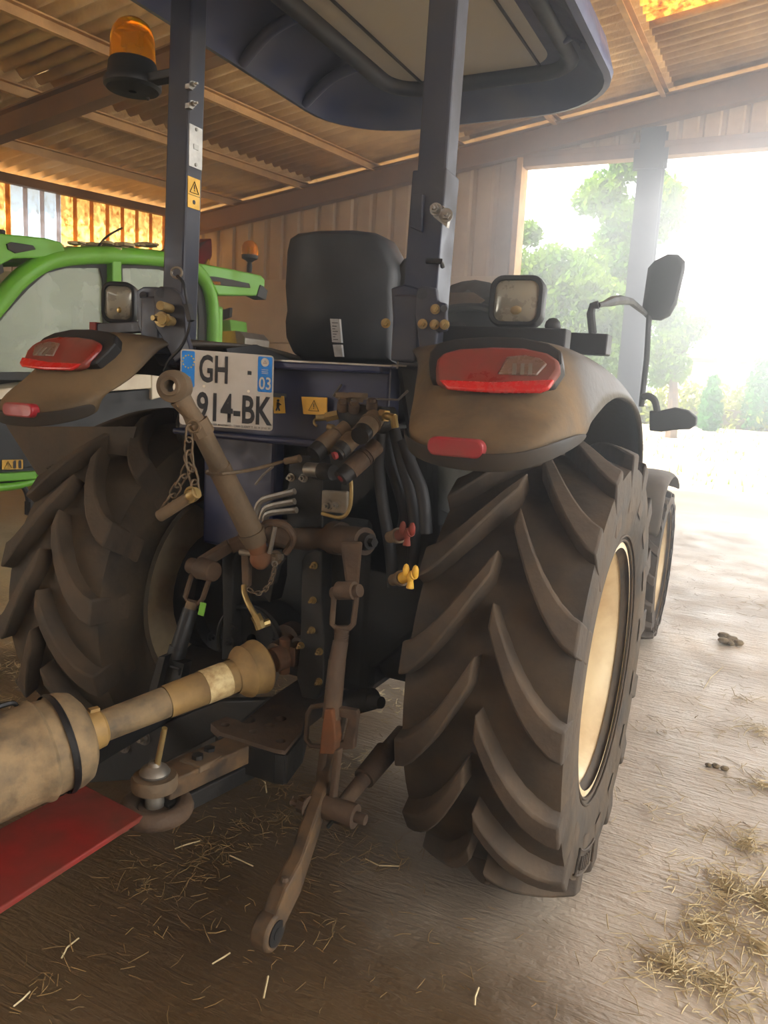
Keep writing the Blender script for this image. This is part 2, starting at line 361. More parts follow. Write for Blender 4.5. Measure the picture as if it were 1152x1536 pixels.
def fade_dust(m, y0, y1):
    # road dust lies on the rearmost part of the fender only; it thins out towards the tractor's front
    t = m.node_tree; x = next(n for n in t.nodes if n.type == 'MIX_RGB'); old = x.inputs[0].links[0].from_socket
    tc = next(n for n in t.nodes if n.type == 'TEX_COORD'); sp = t.nodes.new('ShaderNodeSeparateXYZ'); t.links.new(tc.outputs['Object'], sp.inputs[0])
    mr = t.nodes.new('ShaderNodeMapRange'); mr.interpolation_type = 'SMOOTHSTEP'; mr.inputs['From Min'].default_value = y0; mr.inputs['From Max'].default_value = y1
    mr.inputs['To Min'].default_value = 1; mr.inputs['To Max'].default_value = .15; t.links.new(sp.outputs[1], mr.inputs['Value'])
    mu = t.nodes.new('ShaderNodeMath'); mu.operation = 'MULTIPLY'; t.links.new(old, mu.inputs[0]); t.links.new(mr.outputs[0], mu.inputs[1])
    for l in list(old.links):
        if l.to_node != mu: t.links.new(mu.outputs[0], l.to_socket)
fade_dust(M_['fender'], -.50, -.38)
M_['edge'] = mat('fender_edge', (30, 28, 26), .6, dust=(58, 50, 40), amt=.5, scale=8)
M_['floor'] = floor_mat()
M_['yard'] = mat('pale_gravel', (176, 166, 146), .95, dust=(150, 142, 110), amt=.35, scale=.6, bump=.2, bscale=20)
M_['dirt'] = mat('sunlit_dirt_yard', (198, 172, 132), .95, dust=(176, 146, 104), amt=.5, scale=.5)
M_['strawdark'] = mat('brown_straw', (150, 120, 72), .8, dust=(96, 74, 42), amt=.5, scale=9)  # browner copy of the straw for the floor below the linkage
M_['grassy'] = mat('grass_blades', (150, 180, 90), .8, dust=(120, 150, 70), amt=.5, scale=2)
# ------------------------------------------------------------------ setting: barn
YW, XL = 9.5, -8.155
Cn = A(288, 318, YW); E0 = AX(0, 253, Cn.x); Rr = A(1000, 135, YW)
RN = (E0-Cn).cross(Rr-Cn).normalized()
if RN.z < 0: RN = -RN
def zr(x, y): return Cn.z - (RN.x*(x-Cn.x)+RN.y*(y-Cn.y))/RN.z     # underside of the roof sheets
X0, X1, Y0 = -8.3, 4.2, -3.0
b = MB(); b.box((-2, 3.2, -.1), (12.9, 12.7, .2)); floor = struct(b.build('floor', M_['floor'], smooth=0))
# yard rising gently beyond the door
rows = []
for y, z in ((9.55, -.01), (12, .02), (16, .15), (22, .42), (30, .6), (60, 1.0), (120, 1.5)):
    rows.append([V((x, y, z + (0 if y < 10 else .04*noise.noise(V((x*.3, y*.3, 0)))))) for x in range(-50, 61, 5)])
yard = tag(MB().grid(rows).build('yard_ground', M_['yard']), 'pale gravel yard ground outside the barn door', 'ground'); yard['kind'] = 'structure'
ceil = struct_empty('ceiling', (X0, Y0, 3.4))
def roof_sheet(x0, x1, y0, wd, m, lift=0):
    n = max(4, int(round(wd/.177*6))); rows = []
    for x in (x0, x1):
        row = []
        for i in range(n+1):
            y = y0 + wd*i/n; z = zr(x, y) + .038 + .034*cos(2*pi*y/.177) + (lift if x == x0 else -.002)
            row.append(V((x, y, z)))
        rows.append(row)
    return MB().grid(rows).build('roof_sheet', m, ceil, solid=.006, smooth=60)
SW = .177*5
xs = [-8.45, -6.1, -3.8, -1.45, .85, 3.2, 4.6]
ny = int((YW+.35-Y0)/SW)+1
for i in range(len(xs)-1):
    for k in range(ny):
        y = Y0 + k*SW
        glass = (i == 3 and abs(y - 6.7) < SW/2)
        roof_sheet(xs[i]-.06, xs[i+1]+.06, y, min(SW+.02, YW+.4-y), M_['sheetgold'] if glass else M_['roof'], .003*(i % 2))
def purlin(x):
    b = MB(); y0, y1 = Y0, YW+.1
    p = V((x, y0, zr(x, y0)-.02)); q = V((x-.03, y1, zr(x-.03, y1)-.02))
    b.beam(p+V((0, 0, -.035)), q+V((0, 0, -.035)), .012, .09); b.beam(p+V((.03, 0, .004)), q+V((.03, 0, .004)), .05, .012); b.beam(p+V((.02, 0, -.08)), q+V((.02, 0, -.08)), .05, .012)
    o = b.build('purlin', M_['timber'], ceil, smooth=0)
for x in (-7.25, -6.12, -5.02, -3.85, -2.65, -1.46, -.3, .85, 2.0, 3.2): purlin(x)
def rafter(y, xa, xb, dpt, nm='rafter', drop=.14):
    b = MB(); pa = V((xa, y, zr(xa, y)-drop-dpt/2)); pb = V((xb, y, zr(xb, y)-drop-dpt/2))
    b.beam(pa, pb, .014, dpt); b.beam(pa+V((0, 0, dpt/2)), pb+V((0, 0, dpt/2)), .14, .016); b.beam(pa-V((0, 0, dpt/2)), pb-V((0, 0, dpt/2)), .14, .016)
    return b.build(nm, M_['beam'], ceil, smooth=0)
rafter(5.0, XL, 4.1, .2); rafter(0.2, XL, 4.1, .2); rafter(YW-.12, XL, 4.1, .26, drop=.1)
# front gable wall: concrete panels below, ribbed sheets above
wf = struct_empty('wall_front', (-5.6, YW, 0)); JX = -3.05
for k in range(3):
    for i in range(2):
        xa = XL-.1 + i*(JX-XL+.1)/2; xb = xa + (JX-XL+.1)/2
        z0, z1 = k*.9+.0, k*.9+.9
        MB().box(((xa+xb)/2, YW+.1, (z0+z1)/2+.0), (xb-xa-.012, .2, z1-z0-.012)).build('concrete_panel', M_['concrete'], wf, bevel=.008, smooth=0)
MB().box(((XL+JX)/2, YW+.12, 1.35), (JX-XL, .1, 2.68)).build('joint_filler', M_['concrete'], wf, smooth=0)
def rib_profile(a, b, pitch=.25, d=.03):
    pts = []; x = a; n = int(round((b-a)/pitch)); p = (b-a)/n
    for i in range(n):
        s = a+i*p; pts += [(s, 0), (s+p*.62, 0), (s+p*.72, d), (s+p*.9, d)]
    pts.append((b, 0)); return pts
def sheet_front(xa, xb, zb):
    pr = rib_profile(xa, xb); rows = [[V((x, YW+.02+d, zb)) for x, d in pr], [V((x, YW+.02+d, zr(x, YW)-.02)) for x, d in pr]]
    return MB().grid(rows).build('wall_sheet', M_['sheet'], wf, smooth=0, solid=.003)
for i in range(6):
    xa = XL + i*(JX-XL)/6; sheet_front(xa, xa+(JX-XL)/6+.01, 2.66)
for i in range(8):
    xa = JX + i*.9; sheet_front(xa, xa+.91, 3.95)
# door opening: jamb, lintel rail, post
d1 = struct_empty('door_1', (JX, YW, 0))
MB().box((JX+.0, YW+.0, 2.02), (.07, .26, 4.04)).build('jamb', M_['timber'], d1, smooth=0, bevel=.005)
MB().box((.5, YW-.02, 3.985), (7.1, .16, .1)).box((.5, YW-.09, 4.06), (7.1, .03, .06)).build('lintel_rail', M_['beam'], d1, smooth=0, bevel=.004)
b = MB(); px_ = -1.52
b.box((px_, YW-.14, 2.1), (.012, .2, 4.2)); b.box((px_, YW-.24, 2.1), (.26, .014, 4.2)); b.box((px_, YW-.04, 2.1), (.26, .014, 4.2))
b.box((px_, YW-.26, 3.86), (.36, .02, .22)); b.box((px_, YW-.3, 3.78), (.3, .06, .05))
b.build('post', M_['navy'], d1, smooth=0)
# left wall: concrete below, translucent ribbed sheets above
wl = struct_empty('wall_left', (XL, 3, 0))
for k in range(3):
    for i in range(4):
        ya = Y0 + i*(YW-Y0)/4; yb = ya+(YW-Y0)/4
        MB().box((XL-.1, (ya+yb)/2, k*.88+.44), (.2, yb-ya-.012, .868)).build('concrete_panel', M_['concrete'], wl, bevel=.008, smooth=0)
MB().box((XL-.12, (Y0+YW)/2, 1.3), (.1, YW-Y0, 2.6)).build('joint_filler', M_['concrete'], wl, smooth=0)
def sheet_left(ya, yb, mt, mo):
    pr = rib_profile(ya, yb, .24, .03); rows = [[V((XL-.02-d, y, 2.6)) for y, d in pr], [V((XL-.02-d, y, zr(XL, y)-.06)) for y, d in pr]]
    MB().grid(rows).build('wall_sheet', mt, wl, smooth=0)
    for y, d in pr[2::4]:
        MB().grid([[V((XL-.012, y-.012, z)), V((XL-.004, y+.02, z)), V((XL-.012, y+.052, z))] for z in (2.6, zr(XL, y)-.06)]).build('sheet_rib', mo, wl, smooth=0)
M_['ribgold'] = trans_mat('gold_rib', (190, 132, 62), (120, 76, 34), .5, 8, .8); M_['ribblue'] = trans_mat('clear_rib', (206, 180, 170), (160, 130, 110), .5, 6, .8)
yb1, yb2 = AX(18, 310, XL).y, AX(93, 320, XL).y
ys = [yb2 + i*(YW-yb2)/3 for i in range(4)]
for i in range(3): sheet_left(ys[i], ys[i+1], M_['sheetgold'], M_['ribgold'])
sheet_left(yb1, yb2, M_['sheetblue'], M_['ribblue'])
y = yb1
while y > Y0: sheet_left(y-.96, y, M_['sheetgold'], M_['ribgold']); y -= .96
MB().beam((XL+.06, Y0, zr(XL, Y0)-.1), (XL+.06, YW, zr(XL, YW)-.1), .1, .1).build('eave_beam', M_['beam'], wl, smooth=0)
# rear wall behind the camera; the right side is open, on steel posts
wb = struct_empty('wall_back', (-2, Y0, 0))
for k in range(4, 14):
    xa = XL + k*.9     # the bay behind the telehandler stays open
    MB().grid([[V((x, Y0-.02-d, z)) for x, d in rib_profile(xa, min(xa+.905, 4.2))] for z in (0, zr(xa, Y0)-.05)]).build('wall_sheet', M_['sheet'], wb, smooth=0)
wr = struct_empty('wall_right', (4.1, 3, 0))
for y in (Y0+.1, 1.1, 5.2, YW-.1):
    zt = zr(4.1, y)-.15
    MB().box((4.1, y, zt/2), (.012, .18, zt)).box((4.1, y-.09, zt/2), (.16, .014, zt)).box((4.1, y+.09, zt/2), (.16, .014, zt)).build('post', M_['beam'], wr, smooth=0)
MB().beam((4.1, Y0, zr(4.1, Y0)-.2), (4.1, YW, zr(4.1, YW)-.2), .1, .16).build('eave_beam', M_['beam'], wr, smooth=0)
struct(MB().box((0, -16, -.16), (90, 51, .1)).build('yard_apron', M_['dirt'], smooth=0))
# scattering volume added to imitate lens glare around the doorway
hm = bpy.data.materials.new('glare_scatter'); hm.use_nodes = True; t = hm.node_tree; t.nodes.clear()
ho = t.nodes.new('ShaderNodeOutputMaterial'); hv = t.nodes.new('ShaderNodeVolumeScatter')
hv.inputs['Density'].default_value = GLARE; hv.inputs['Anisotropy'].default_value = .86; hv.inputs['Color'].default_value = (.95, .98, 1, 1)
t.links.new(hv.outputs[0], ho.inputs['Volume'])
if GLARE:
    hz = MB().box((-2, 3.2, 1.7), (12.1, 12.0, 3.3)).build('glare_veil', hm, smooth=0); tag(hz, 'thin scattering veil filling the barn, standing in for lens glare', 'haze', kind='stuff')
# ------------------------------------------------------------------ tractor
XC, YA, ZA = -1.085, 1.925, .566
TR = thing('tractor', 'dusty navy blue tractor with cream wheel rims parked facing the barn door', 'tractor', (XC, YA, 0))
XM = -1.036
def mir(p): return V((2*XM-p[0], p[1], p[2]))     # the fenders mirror about the seat line
# --- wheels: tyre (> tread_lug), wheel_rim (> wheel_hub)
def make_lug(R, W, dl, hgt, wid):
    """one chevron bar for the +x half, centre end at angle 0 on the rear face (-y), sweeping down to the shoulder"""
    st = []; n = 7
    for i in range(n+1):
        t = i/n; x = .008*W/.19 + (W-.016)*t; a = -dl*(1-(1-t)**1.55)
        rt = R - .032*t*t*(R/.545); rb = R - hgt - .035*t**3*(R/.545) - .02
        if i == n: rb -= .06*R/.545; 
        hw = wid*(.8+.35*t)
        st.append((x, a, rt, rb, hw))
    rows = []
    for i, (x, a, rt, rb, hw) in enumerate(st):
        def pt(da, r, xx=x, aa=a): return V((xx, -cos(aa+da)*r, sin(aa+da)*r))
        rows.append([pt(-hw*1.35/R, rb), pt(-hw/R, rt), pt(hw/R, rt), pt(hw*1.35/R, rb)])
    b = MB(); b.grid(rows)
    k = len(b.v); 
    b.f.append((0, 1, 2, 3)); b.f.append((k-1, k-2, k-3, k-4))
    return b
def lug_mesh(R, W, dl, hgt, wid, mirror):
    b = make_lug(R, W, dl, hgt, wid)
    if mirror: b.v = [V((-p.x, p.y, p.z)) for p in b.v]
    me = bpy.data.meshes.new('tread_lug'); me.from_pydata(b.v, [], b.f); me.update()
    bb = bmesh.new(); bb.from_mesh(me); bmesh.ops.recalc_face_normals(bb, faces=bb.faces); bb.to_mesh(me); bb.free()
    me.shade_smooth(); me.set_sharp_from_angle(angle=radians(35)); me.materials.append(M_['lug']); return me
def wheel(c, R, W, rim, N, outer, phase, nm, lm, dark=False):
    c = V(c); s = R/.545
    rt = R - .048*s
    prof = [(rim*.98, -W*.72), (rim+.012, -W*.80), (rim+.05*s, -W*.92), (R*.79, -W*.96), (R*.88, -W*.93), (rt-.012, -W*.8), (rt-.002, -W*.5), (rt, 0),
            (rt-.002, W*.5), (rt-.012, W*.8), (R*.88, W*.93), (R*.79, W*.96), (rim+.05*s, W*.92), (rim+.012, W*.80), (rim*.98, W*.72)]
    ty = MB().lathe(prof, c, (1, 0, 0), 64).build(nm, M_['rubber'], TR, origin=c)
    for i in range(N):
        for half, me in ((0, lm[0]), (1, lm[1])):
            o = bpy.data.objects.new('tread_lug', me); COL.objects.link(o); o.parent = ty
            o.rotation_euler = (-(phase + (i+.5*half)*2*pi/N), 0, 0)
            q = o.modifiers.new('bevel', 'BEVEL'); q.width = .005*s; q.segments = 2; q.limit_method = 'ANGLE'; q.angle_limit = radians(40)
    # moulded ring and line marks on the outer sidewall
    b = MB()
    for rr in (rim+.022*s, rim+.034*s): b.tube([c+V((outer*(W*.86 if rr < rim+.03*s else W*.885), cos(a*pi/32)*rr, sin(a*pi/32)*rr)) for a in range(64)], .003*s, 6, True)
    for a0 in (-2.2,):
        for rr in (R*.76, R*.86): b.tube([c+V((outer*W*(.968 if rr < R*.8 else .95), cos(a0+k*.06)*rr, sin(a0+k*.06)*rr)) for k in range(9)], .003*s, 5)
        for e in (0, 8): b.tube([c+V((outer*W*.972, cos(a0+e*.06)*rr, sin(a0+e*.06)*rr)) for rr in (R*.76, R*.81, R*.86)], .003*s, 5)
        for k in (2, 3, 4, 5, 6): b.box(c+V((outer*W*.965, cos(a0+k*.06)*R*.81, sin(a0+k*.06)*R*.81)), (.006, .012*s, .03*s), Matrix.Rotation(a0+k*.06-pi/2, 3, 'X'))
    b.build('sidewall_marks', M_['lug'], ty)
    mt = M_['rimdark'] if dark else M_['cream']
    f = outer
    pr = [(rim+.004, f*W*.84), (rim+.018*s, f*W*.83), (rim+.018*s, f*W*.79), (rim, f*W*.74), (rim-.012*s, f*W*.60), (rim-.03*s, f*W*.46), (rim-.034*s, f*W*.1),
          (rim-.05*s, f*W*.02), (rim*.55, f*W*-.06), (rim*.36, f*W*.1), (rim*.34, f*W*.1), (.02, f*W*.1)]
    pr2 = [(rim+.004, -f*W*.84), (rim+.018*s, -f*W*.83), (rim+.018*s, -f*W*.79), (rim, -f*W*.74), (rim-.012*s, -f*W*.6), (rim-.03*s, -f*W*.4), (rim-.034*s, f*W*.1)]
    o = MB().lathe(pr, c, (1, 0, 0), 56).build('wheel_rim', mt, TR, origin=c)
    MB().lathe(pr2, c, (1, 0, 0), 56).build('rim_barrel', M_['rimdark'], o, origin=c)
    b = MB(); b.lathe([(rim*.34, f*W*.1), (rim*.33, f*W*.2), (rim*.25, f*W*.22), (rim*.2, f*W*.34), (.01, f*W*.36)], c, (1, 0, 0), 24)
    for k in range(8): a = k*pi/4; b.hexbolt(c+V((f*W*.1, cos(a)*rim*.44, sin(a)*rim*.44)), (f, 0, 0), .011*s)
    b.build('wheel_hub', mt, o, origin=c)
    return ty
LR = [lug_mesh(.572, .186, .42, .052, .033, k) for k in (False, True)]
LF = [lug_mesh(.405, .14, .43, .034, .02, k) for k in (False, True)]
HT = .578
TYR = wheel((XC+HT+.05, YA, ZA), .572, .186, .30, 16, 1, .04, 'rear_tyre', LR)
TYL = wheel((XC-HT-.03, YA, ZA), .572, .186, .30, 16, -1, .12, 'rear_tyre', LR)
wheel((XC+.545, 4.15, .402), .405, .14, .30, 16, 1, 0, 'front_tyre', LF)
wheel((XC-.545, 4.15, .402), .405, .14, .30, 16, -1, .1, 'front_tyre', LF)
# --- chassis
b = MB(); b.cyl((XC-.42, YA, ZA), (XC+.42, YA, ZA), .12, n=24).cyl((XC+.2, YA, ZA), (XC+.42, YA, ZA), .15, n=24).cyl((XC-.2, YA, ZA), (XC-.42, YA, ZA), .15, n=24)
for sx in (-1, 1):
    b.cyl((XC+sx*.38, YA, ZA), (XC+sx*.46, YA, ZA), .19, n=28)
    for k in range(8): a = k*pi/4; b.hexbolt((XC+sx*.38, YA+cos(a)*.165, ZA+sin(a)*.165), (-sx, 0, 0), .01)
b.build('rear_axle', M_['black'], TR)
MB().box((XC, 2.22, .66), (.42, .95, .5)).box((XC+.1, 1.9, .9), (.4, .3, .34)).box((XC, 2.9, .62), (.4, 1.4, .42)).box((XC, 4.1, .55), (.34, 1.1, .3)).build('transmission_case', M_['black'], TR, bevel=.03, smooth=0)
MB().cyl((XC-.5, 4.15, .42), (XC+.5, 4.15, .42), .07).build('front_axle', M_['black'], TR)
b = MB(); b.box((XC, 3.95, .95), (.56, 1.7, .42)); b.build('bonnet', M_['blue'], TR, bevel=.07, smooth=0)
MB().box((XC, 2.35, .84), (.9, 1.0, .05)).box((XC, 2.95, .72), (.9, .5, .05)).build('floor_plate', M_['plastic'], TR, bevel=.01, smooth=0)
# rear body panel below the seat (seen between the fenders)
poly = [A(300, 546, 1.62), A(412, 541, 1.62), A(600, 549, 1.62), A(612, 552, 1.62)]
p0, p1 = V((-1.36, 1.62, 1.283)), V((-.745, 1.62, 1.283))
b = MB(); b.box((XC-.03, 1.65, 1.18), (.63, .06, .205)); b.box((XC-.03, 1.6, 1.273), (.63, .05, .02)); b.box((XC-.03, 1.61, 1.09), (.63, .03, .016))
PANEL = b.build('rear_panel', M_['blue'], TR, bevel=.006, smooth=0)
MB().box((XC-.2, 1.72, .93), (.24, .05, .32)).build('rear_lower_panel', M_['blue'], TR, bevel=.01, smooth=0)
# raised frame pressed into the blue panel above the valves
pts = [A(500, 592, 1.612), A(510, 580, 1.612), A(505, 596, 1.612), A(598, 600, 1.612), A(612, 585, 1.612)]
MB().tube([A(512, 577, 1.612), A(500, 594, 1.612), A(508, 598, 1.612), A(560, 598, 1.612), A(597, 600, 1.612), A(612, 586, 1.612)], .003, 6).build('panel_ridge', M_['steel'], PANEL)
MB().beam(A(412, 540.5, 1.575), A(588, 549, 1.575), .004, .004).build('panel_glint', M_['steel'], PANEL, smooth=0)  # thin steel strip stands in for the glint along the panel's top edge
MB().tube([A(597, 540, 1.54), A(596, 553, 1.54)], .002, 6).tube([A(588, 548, 1.54), A(610, 549, 1.54)], .002, 6).build('wire_clip', M_['steel'], PANEL)
# --- rear fenders
EDGE = [(876, 655), (884, 640), (893, 627), (903, 615), (912, 607), (923, 600), (937, 597), (950, 606), (958, 624), (961, 650), (962, 690)]
def fender_rows():
    XO = -.315; e = [AX(x, y, XO) for x, y in EDGE]
    R = []
    R.append([V(p) for p in ((-.612, 1.375, 1.14), (-.600, 1.325, 1.122), (-.56, 1.292, 1.108), (-.50, 1.275, 1.101), (-.43, 1.27, 1.101), (-.375, 1.285, 1.107), (-.335, 1.33, 1.13))] + [e[0]])
    R.append([V(p) for p in ((-.620, 1.36, 1.172), (-.605, 1.312, 1.155), (-.56, 1.277, 1.142), (-.50, 1.26, 1.136), (-.43, 1.256, 1.136), (-.372, 1.272, 1.142), (-.33, 1.325, 1.165))] + [e[0]+V((0, .01, .02))])
    R.append([V(p) for p in ((-.640, 1.42, 1.205), (-.612, 1.365, 1.19), (-.56, 1.335, 1.18), (-.50, 1.322, 1.176), (-.43, 1.32, 1.177), (-.372, 1.34, 1.186), (-.334, 1.40, 1.21))] + [e[1]+V((0, 0, .012))])
    R.append([V(p) for p in ((-.656, 1.46, 1.24), (-.615, 1.40, 1.228), (-.56, 1.375, 1.222), (-.50, 1.365, 1.22), (-.43, 1.366, 1.222), (-.375, 1.39, 1.232), (-.337, 1.45, 1.25))] + [e[2]+V((0, 0, .01))])
    R.append([V(p) for p in ((-.668, 1.50, 1.285), (-.62, 1.44, 1.282), (-.56, 1.42, 1.282), (-.50, 1.415, 1.284), (-.43, 1.418, 1.286), (-.378, 1.44, 1.29), (-.340, 1.50, 1.29))] + [e[3]+V((0, 0, .01))])
    R.append([V(p) for p in ((-.69, 1.52, 1.312), (-.63, 1.47, 1.316), (-.56, 1.45, 1.322), (-.50, 1.445, 1.327), (-.43, 1.448, 1.327), (-.382, 1.47, 1.322), (-.343, 1.54, 1.308))] + [e[4]+V((0, 0, .008))])
    R.append([V(p) for p in ((-.74, 1.56, 1.315), (-.66, 1.53, 1.324), (-.58, 1.50, 1.333), (-.50, 1.49, 1.337), (-.43, 1.50, 1.336), (-.385, 1.53, 1.328), (-.345, 1.62, 1.302))] + [e[5]+V((0, 0, .006))])
    for (y, z, i) in ((1.75, 1.33, 6), (2.05, 1.30, 7), (2.25, 1.24, 8), (2.40, 1.14, 9), (2.47, 1.0, 10)):
        R.append([V((x, y, z)) for x in (-.80, -.70, -.60, -.50, -.43)] + [V((-.385, y, z-.008)), V((-.345, y, z-.03)), e[i]])
    return R
FR = fender_rows()
def side_rows(left): return [[mir(p) for p in r] for r in FR] if left else FR
def fender(left):
    b = MB().grid(side_rows(left)); o = b.build('rear_fender', M_['fender'], TR, solid=.012, sub=2, smooth=80); 
    o.modifiers.move(1, 0) if o.modifiers[0].type == 'SOLIDIFY' else None
    R_ = side_rows(left)
    MB().grid([[q+V(((ox if not left else -ox)*.01, -.012, -.006)) for q, ox in zip(r_, (-1, -.5, 0, 0, 0, .6, 1, 1))] for r_ in (R_[0], R_[1])]).build('fender_edge', M_['edge'], o, sub=2, solid=.006, smooth=80)
    # black guard between fender and body
    q = [(-.79, 1.62, 1.31), (-.79, 1.75, 1.33), (-.79, 2.25, 1.24), (-.79, 2.47, 1.0), (-.79, 2.4, .78), (-.79, 1.8, .95)]
    q = [mir(p) if left else V(p) for p in q]
    MB().prism(q, (.01, 0, 0)).build('fender_side', M_['plastic'], TR, smooth=0)
    return o
FENR, FENL = fender(False), fender(True)
# --- tail lights: housing, red lens, clear lens
LN = V((0, -.075, .062)).normalized(); LP = V((-.5, 1.362, 1.222))
def lprism(pix, off, thk, left):
    P = [AP(x, y, LP+LN*off, LN) for x, y in pix]; v = LN*thk
    if left: P = [mir(p) for p in P]; v = V((-v.x, v.y, v.z))
    return P, v
HO = [(650, 562), (652, 548), (664, 534), (690, 528), (740, 525), (790, 527), (828, 536), (847, 548), (848, 566), (832, 590), (814, 598), (740, 598), (668, 592), (652, 586)]
RO = [(656, 562), (658, 549), (668, 538), (694, 532), (742, 529.5), (788, 531), (824, 539), (841, 550), (842, 565), (827, 586), (812, 593), (740, 593), (670, 587), (657, 582)]
CO = [(748, 566), (762, 540), (790, 538), (812, 543), (822, 551), (806, 569)]
LO = [(660, 573), (740, 577), (832, 573), (824, 586), (811, 591), (740, 591), (672, 586)]
for left in (False, True):
    P, v = lprism(HO, -.03, .04, left); t = MB().prism(P, v).build('tail_light', M_['plastic'], TR, bevel=.006, smooth=0)
    P, v = lprism(RO, .0, .02, left); MB().prism(P, v).build('red_lens', M_['redlens'], t, bevel=.008, smooth=30)
    P, v = lprism(CO, .012, .0115, left); MB().prism(P, v).build('clear_lens', M_['clearlens'], t, bevel=.003, smooth=30)
    P, v = lprism(LO, .0135, .0085, left); MB().prism(P, v).build('lower_lens', M_['redlow'], t, bevel=.003, smooth=30)
    b = MB()
    for xx in (772, 784, 796): q_ = [AP(xx+dx, yy, LP+LN*.0238, LN) for dx, yy in ((-3, 545), (3, 545), (2, 562), (-4, 562))]; q_ = [mir(k) for k in q_] if left else q_; b.prism(q_, LN*.0006 if not left else V((0, -.0004, .0004)))
    b.build('lamp_optics', M_['steel'], t, smooth=0)
    c = V((-.484, 1.262, 1.136)); n = 20
    pl = [V((c.x+x, c.y+.004+abs(x)*.04, c.z+z)) for x, z in rrect(-.052, .052, -.0165, .0165, .0155)]
    if left: pl = [mir(p) for p in pl]
    MB().prism([p+V((0, -.024, 0)) for p in pl], (0, .024, 0)).build('reflector', M_['refl'], TR, bevel=.004, smooth=0)
# dark flap hanging under the left fender
fl = [A(8, 636, 1.64), A(60, 640, 1.64), (A(205, 640, 1.64)), A(190, 690, 1.64), A(118, 720, 1.64), A(100, 735, 1.64), A(56, 712, 1.64)]
MB().prism(fl, (0, .012, 0)).hexbolt(A(78, 704, 1.64), (0, -1, 0), .011).build('mud_flap', M_['lug'], TR, smooth=0)
# --- roll bar posts, brackets
PXL, PXR = -1.444, -.725
def post(x, left):
    b = MB(); p = V((x, 1.635, 1.28)); q = V((x+.002, 1.665, 2.34))
    b.beam(p, q, .062, .07, up=(1, 0, 0))
    o = b.build('roll_bar_post', M_['navy'], TR, bevel=.006, smooth=0); return o
PL, PR = post(PXL, True), post(PXR, False)
MB().beam((PXL-.03, 1.665, 2.32), (PXR+.03, 1.665, 2.32), .07, .062).build('roll_bar_top', M_['navy'], TR, bevel=.006, smooth=0)
def rpart(name, pix, Y, thk, m, par, bev=.003, hexes=()):
    b = MB().prism([A(x, y, Y) for x, y in pix], (0, thk, 0)); o = b.build(name, m, par, bevel=bev, smooth=0); return o
# lower, thicker sleeve of the right post with its hinge
MB().beam((PXR-.004, 1.632, 1.28), (PXR-.004, 1.655, 1.705), .078, .082, up=(1, 0, 0)).build('post_sleeve', M_['navy'], PR, bevel=.004, smooth=0)
b = MB(); b.prism([A(616, 292, 1.6), A(634, 290, 1.6), A(632, 348, 1.6), A(613, 340, 1.6)], (0, .06, 0)); b.build('hinge_block', M_['navy'], PR, bevel=.003, smooth=0)
b = MB(); b.prism([A(648, 310, 1.585), A(664, 308, 1.585), A(674, 322, 1.585), A(670, 341, 1.585), A(650, 325, 1.585)], (0, .012, 0)); b.hexbolt(A(654, 314, 1.585), (0, -1, 0), .009); b.hexbolt(A(669, 323, 1.585), (.3, -1, 0), .01); b.build('hinge_plate', M_['steel'], PR, smooth=0)
MB().tube([A(640, 391, 1.585), A(662, 392, 1.585), A(664, 399, 1.61)], .006, 8).build('cable_tie', M_['plastic'], PR)
# stickers and clips on the left post (its right-hand side face)
sx = PXL+.0365
def side_tag(name, y0, y1, z0, z1, m): return MB().box((sx, (y0+y1)/2, (z0+z1)/2), (.003, y1-y0, z1-z0)).build(name, m, PL, smooth=0)
def on_side(px, py): return AX(px, py, sx)
zt = lambda py: on_side(278, py).z
s1 = side_tag('type_plate', 1.625, 1.675, zt(246), zt(182), M_['paper'])
MB().box((sx+.002, 1.65, (zt(246)+zt(182))/2), (.002, .018, .012)).hexbolt((sx+.002, 1.65, zt(187)), (1, 0, 0), .003, .001, 0).hexbolt((sx+.002, 1.65, zt(241)), (1, 0, 0), .003, .001, 0).build('plate_rivet', M_['steel'], s1, smooth=0)
s2 = side_tag('warning_sticker', 1.622, 1.668, zt(309), zt(262), M_['yellow'])
zc = zt(277)
def tri_mark(c, R, U, h, par, m=M_['ink']):
    c, R, U = V(c), V(R).normalized(), V(U).normalized(); N = R.cross(U)
    P = [c-R*h*.55-U*h*.45, c+R*h*.55-U*h*.45, c+U*h*.5]
    b = MB().tube([p+N*.0008 for p in P], h*.045, 4, True); b.beam(c+U*h*.22+N*.001, c-U*h*.12+N*.001, h*.07, .001, up=N); b.beam(c-U*h*.2+N*.001, c-U*h*.28+N*.001, h*.07, .001, up=N)
    return b.build('warning_mark', m, par, smooth=0)
tri_mark((sx+.002, 1.645, zc), (0, 1, 0), (0, 0, 1), .03, s2)
MB().box((sx+.002, 1.645, zt(289)), (.001, .044, .001)).ball((sx+.002, 1.645, zt(299)), .006, 8, (.1, 1, 1)).build('warning_figure', M_['ink'], s2, smooth=0)
b = MB()
for py in (131, 160): b.box(on_side(281, py)+V((.006, 0, 0)), (.014, .014, .012)); b.hexbolt(on_side(283, py-3)+V((.01, 0, 0)), (1, -.2, 0), .006)
b.build('harness_clip', M_['steel'], PL, smooth=0)
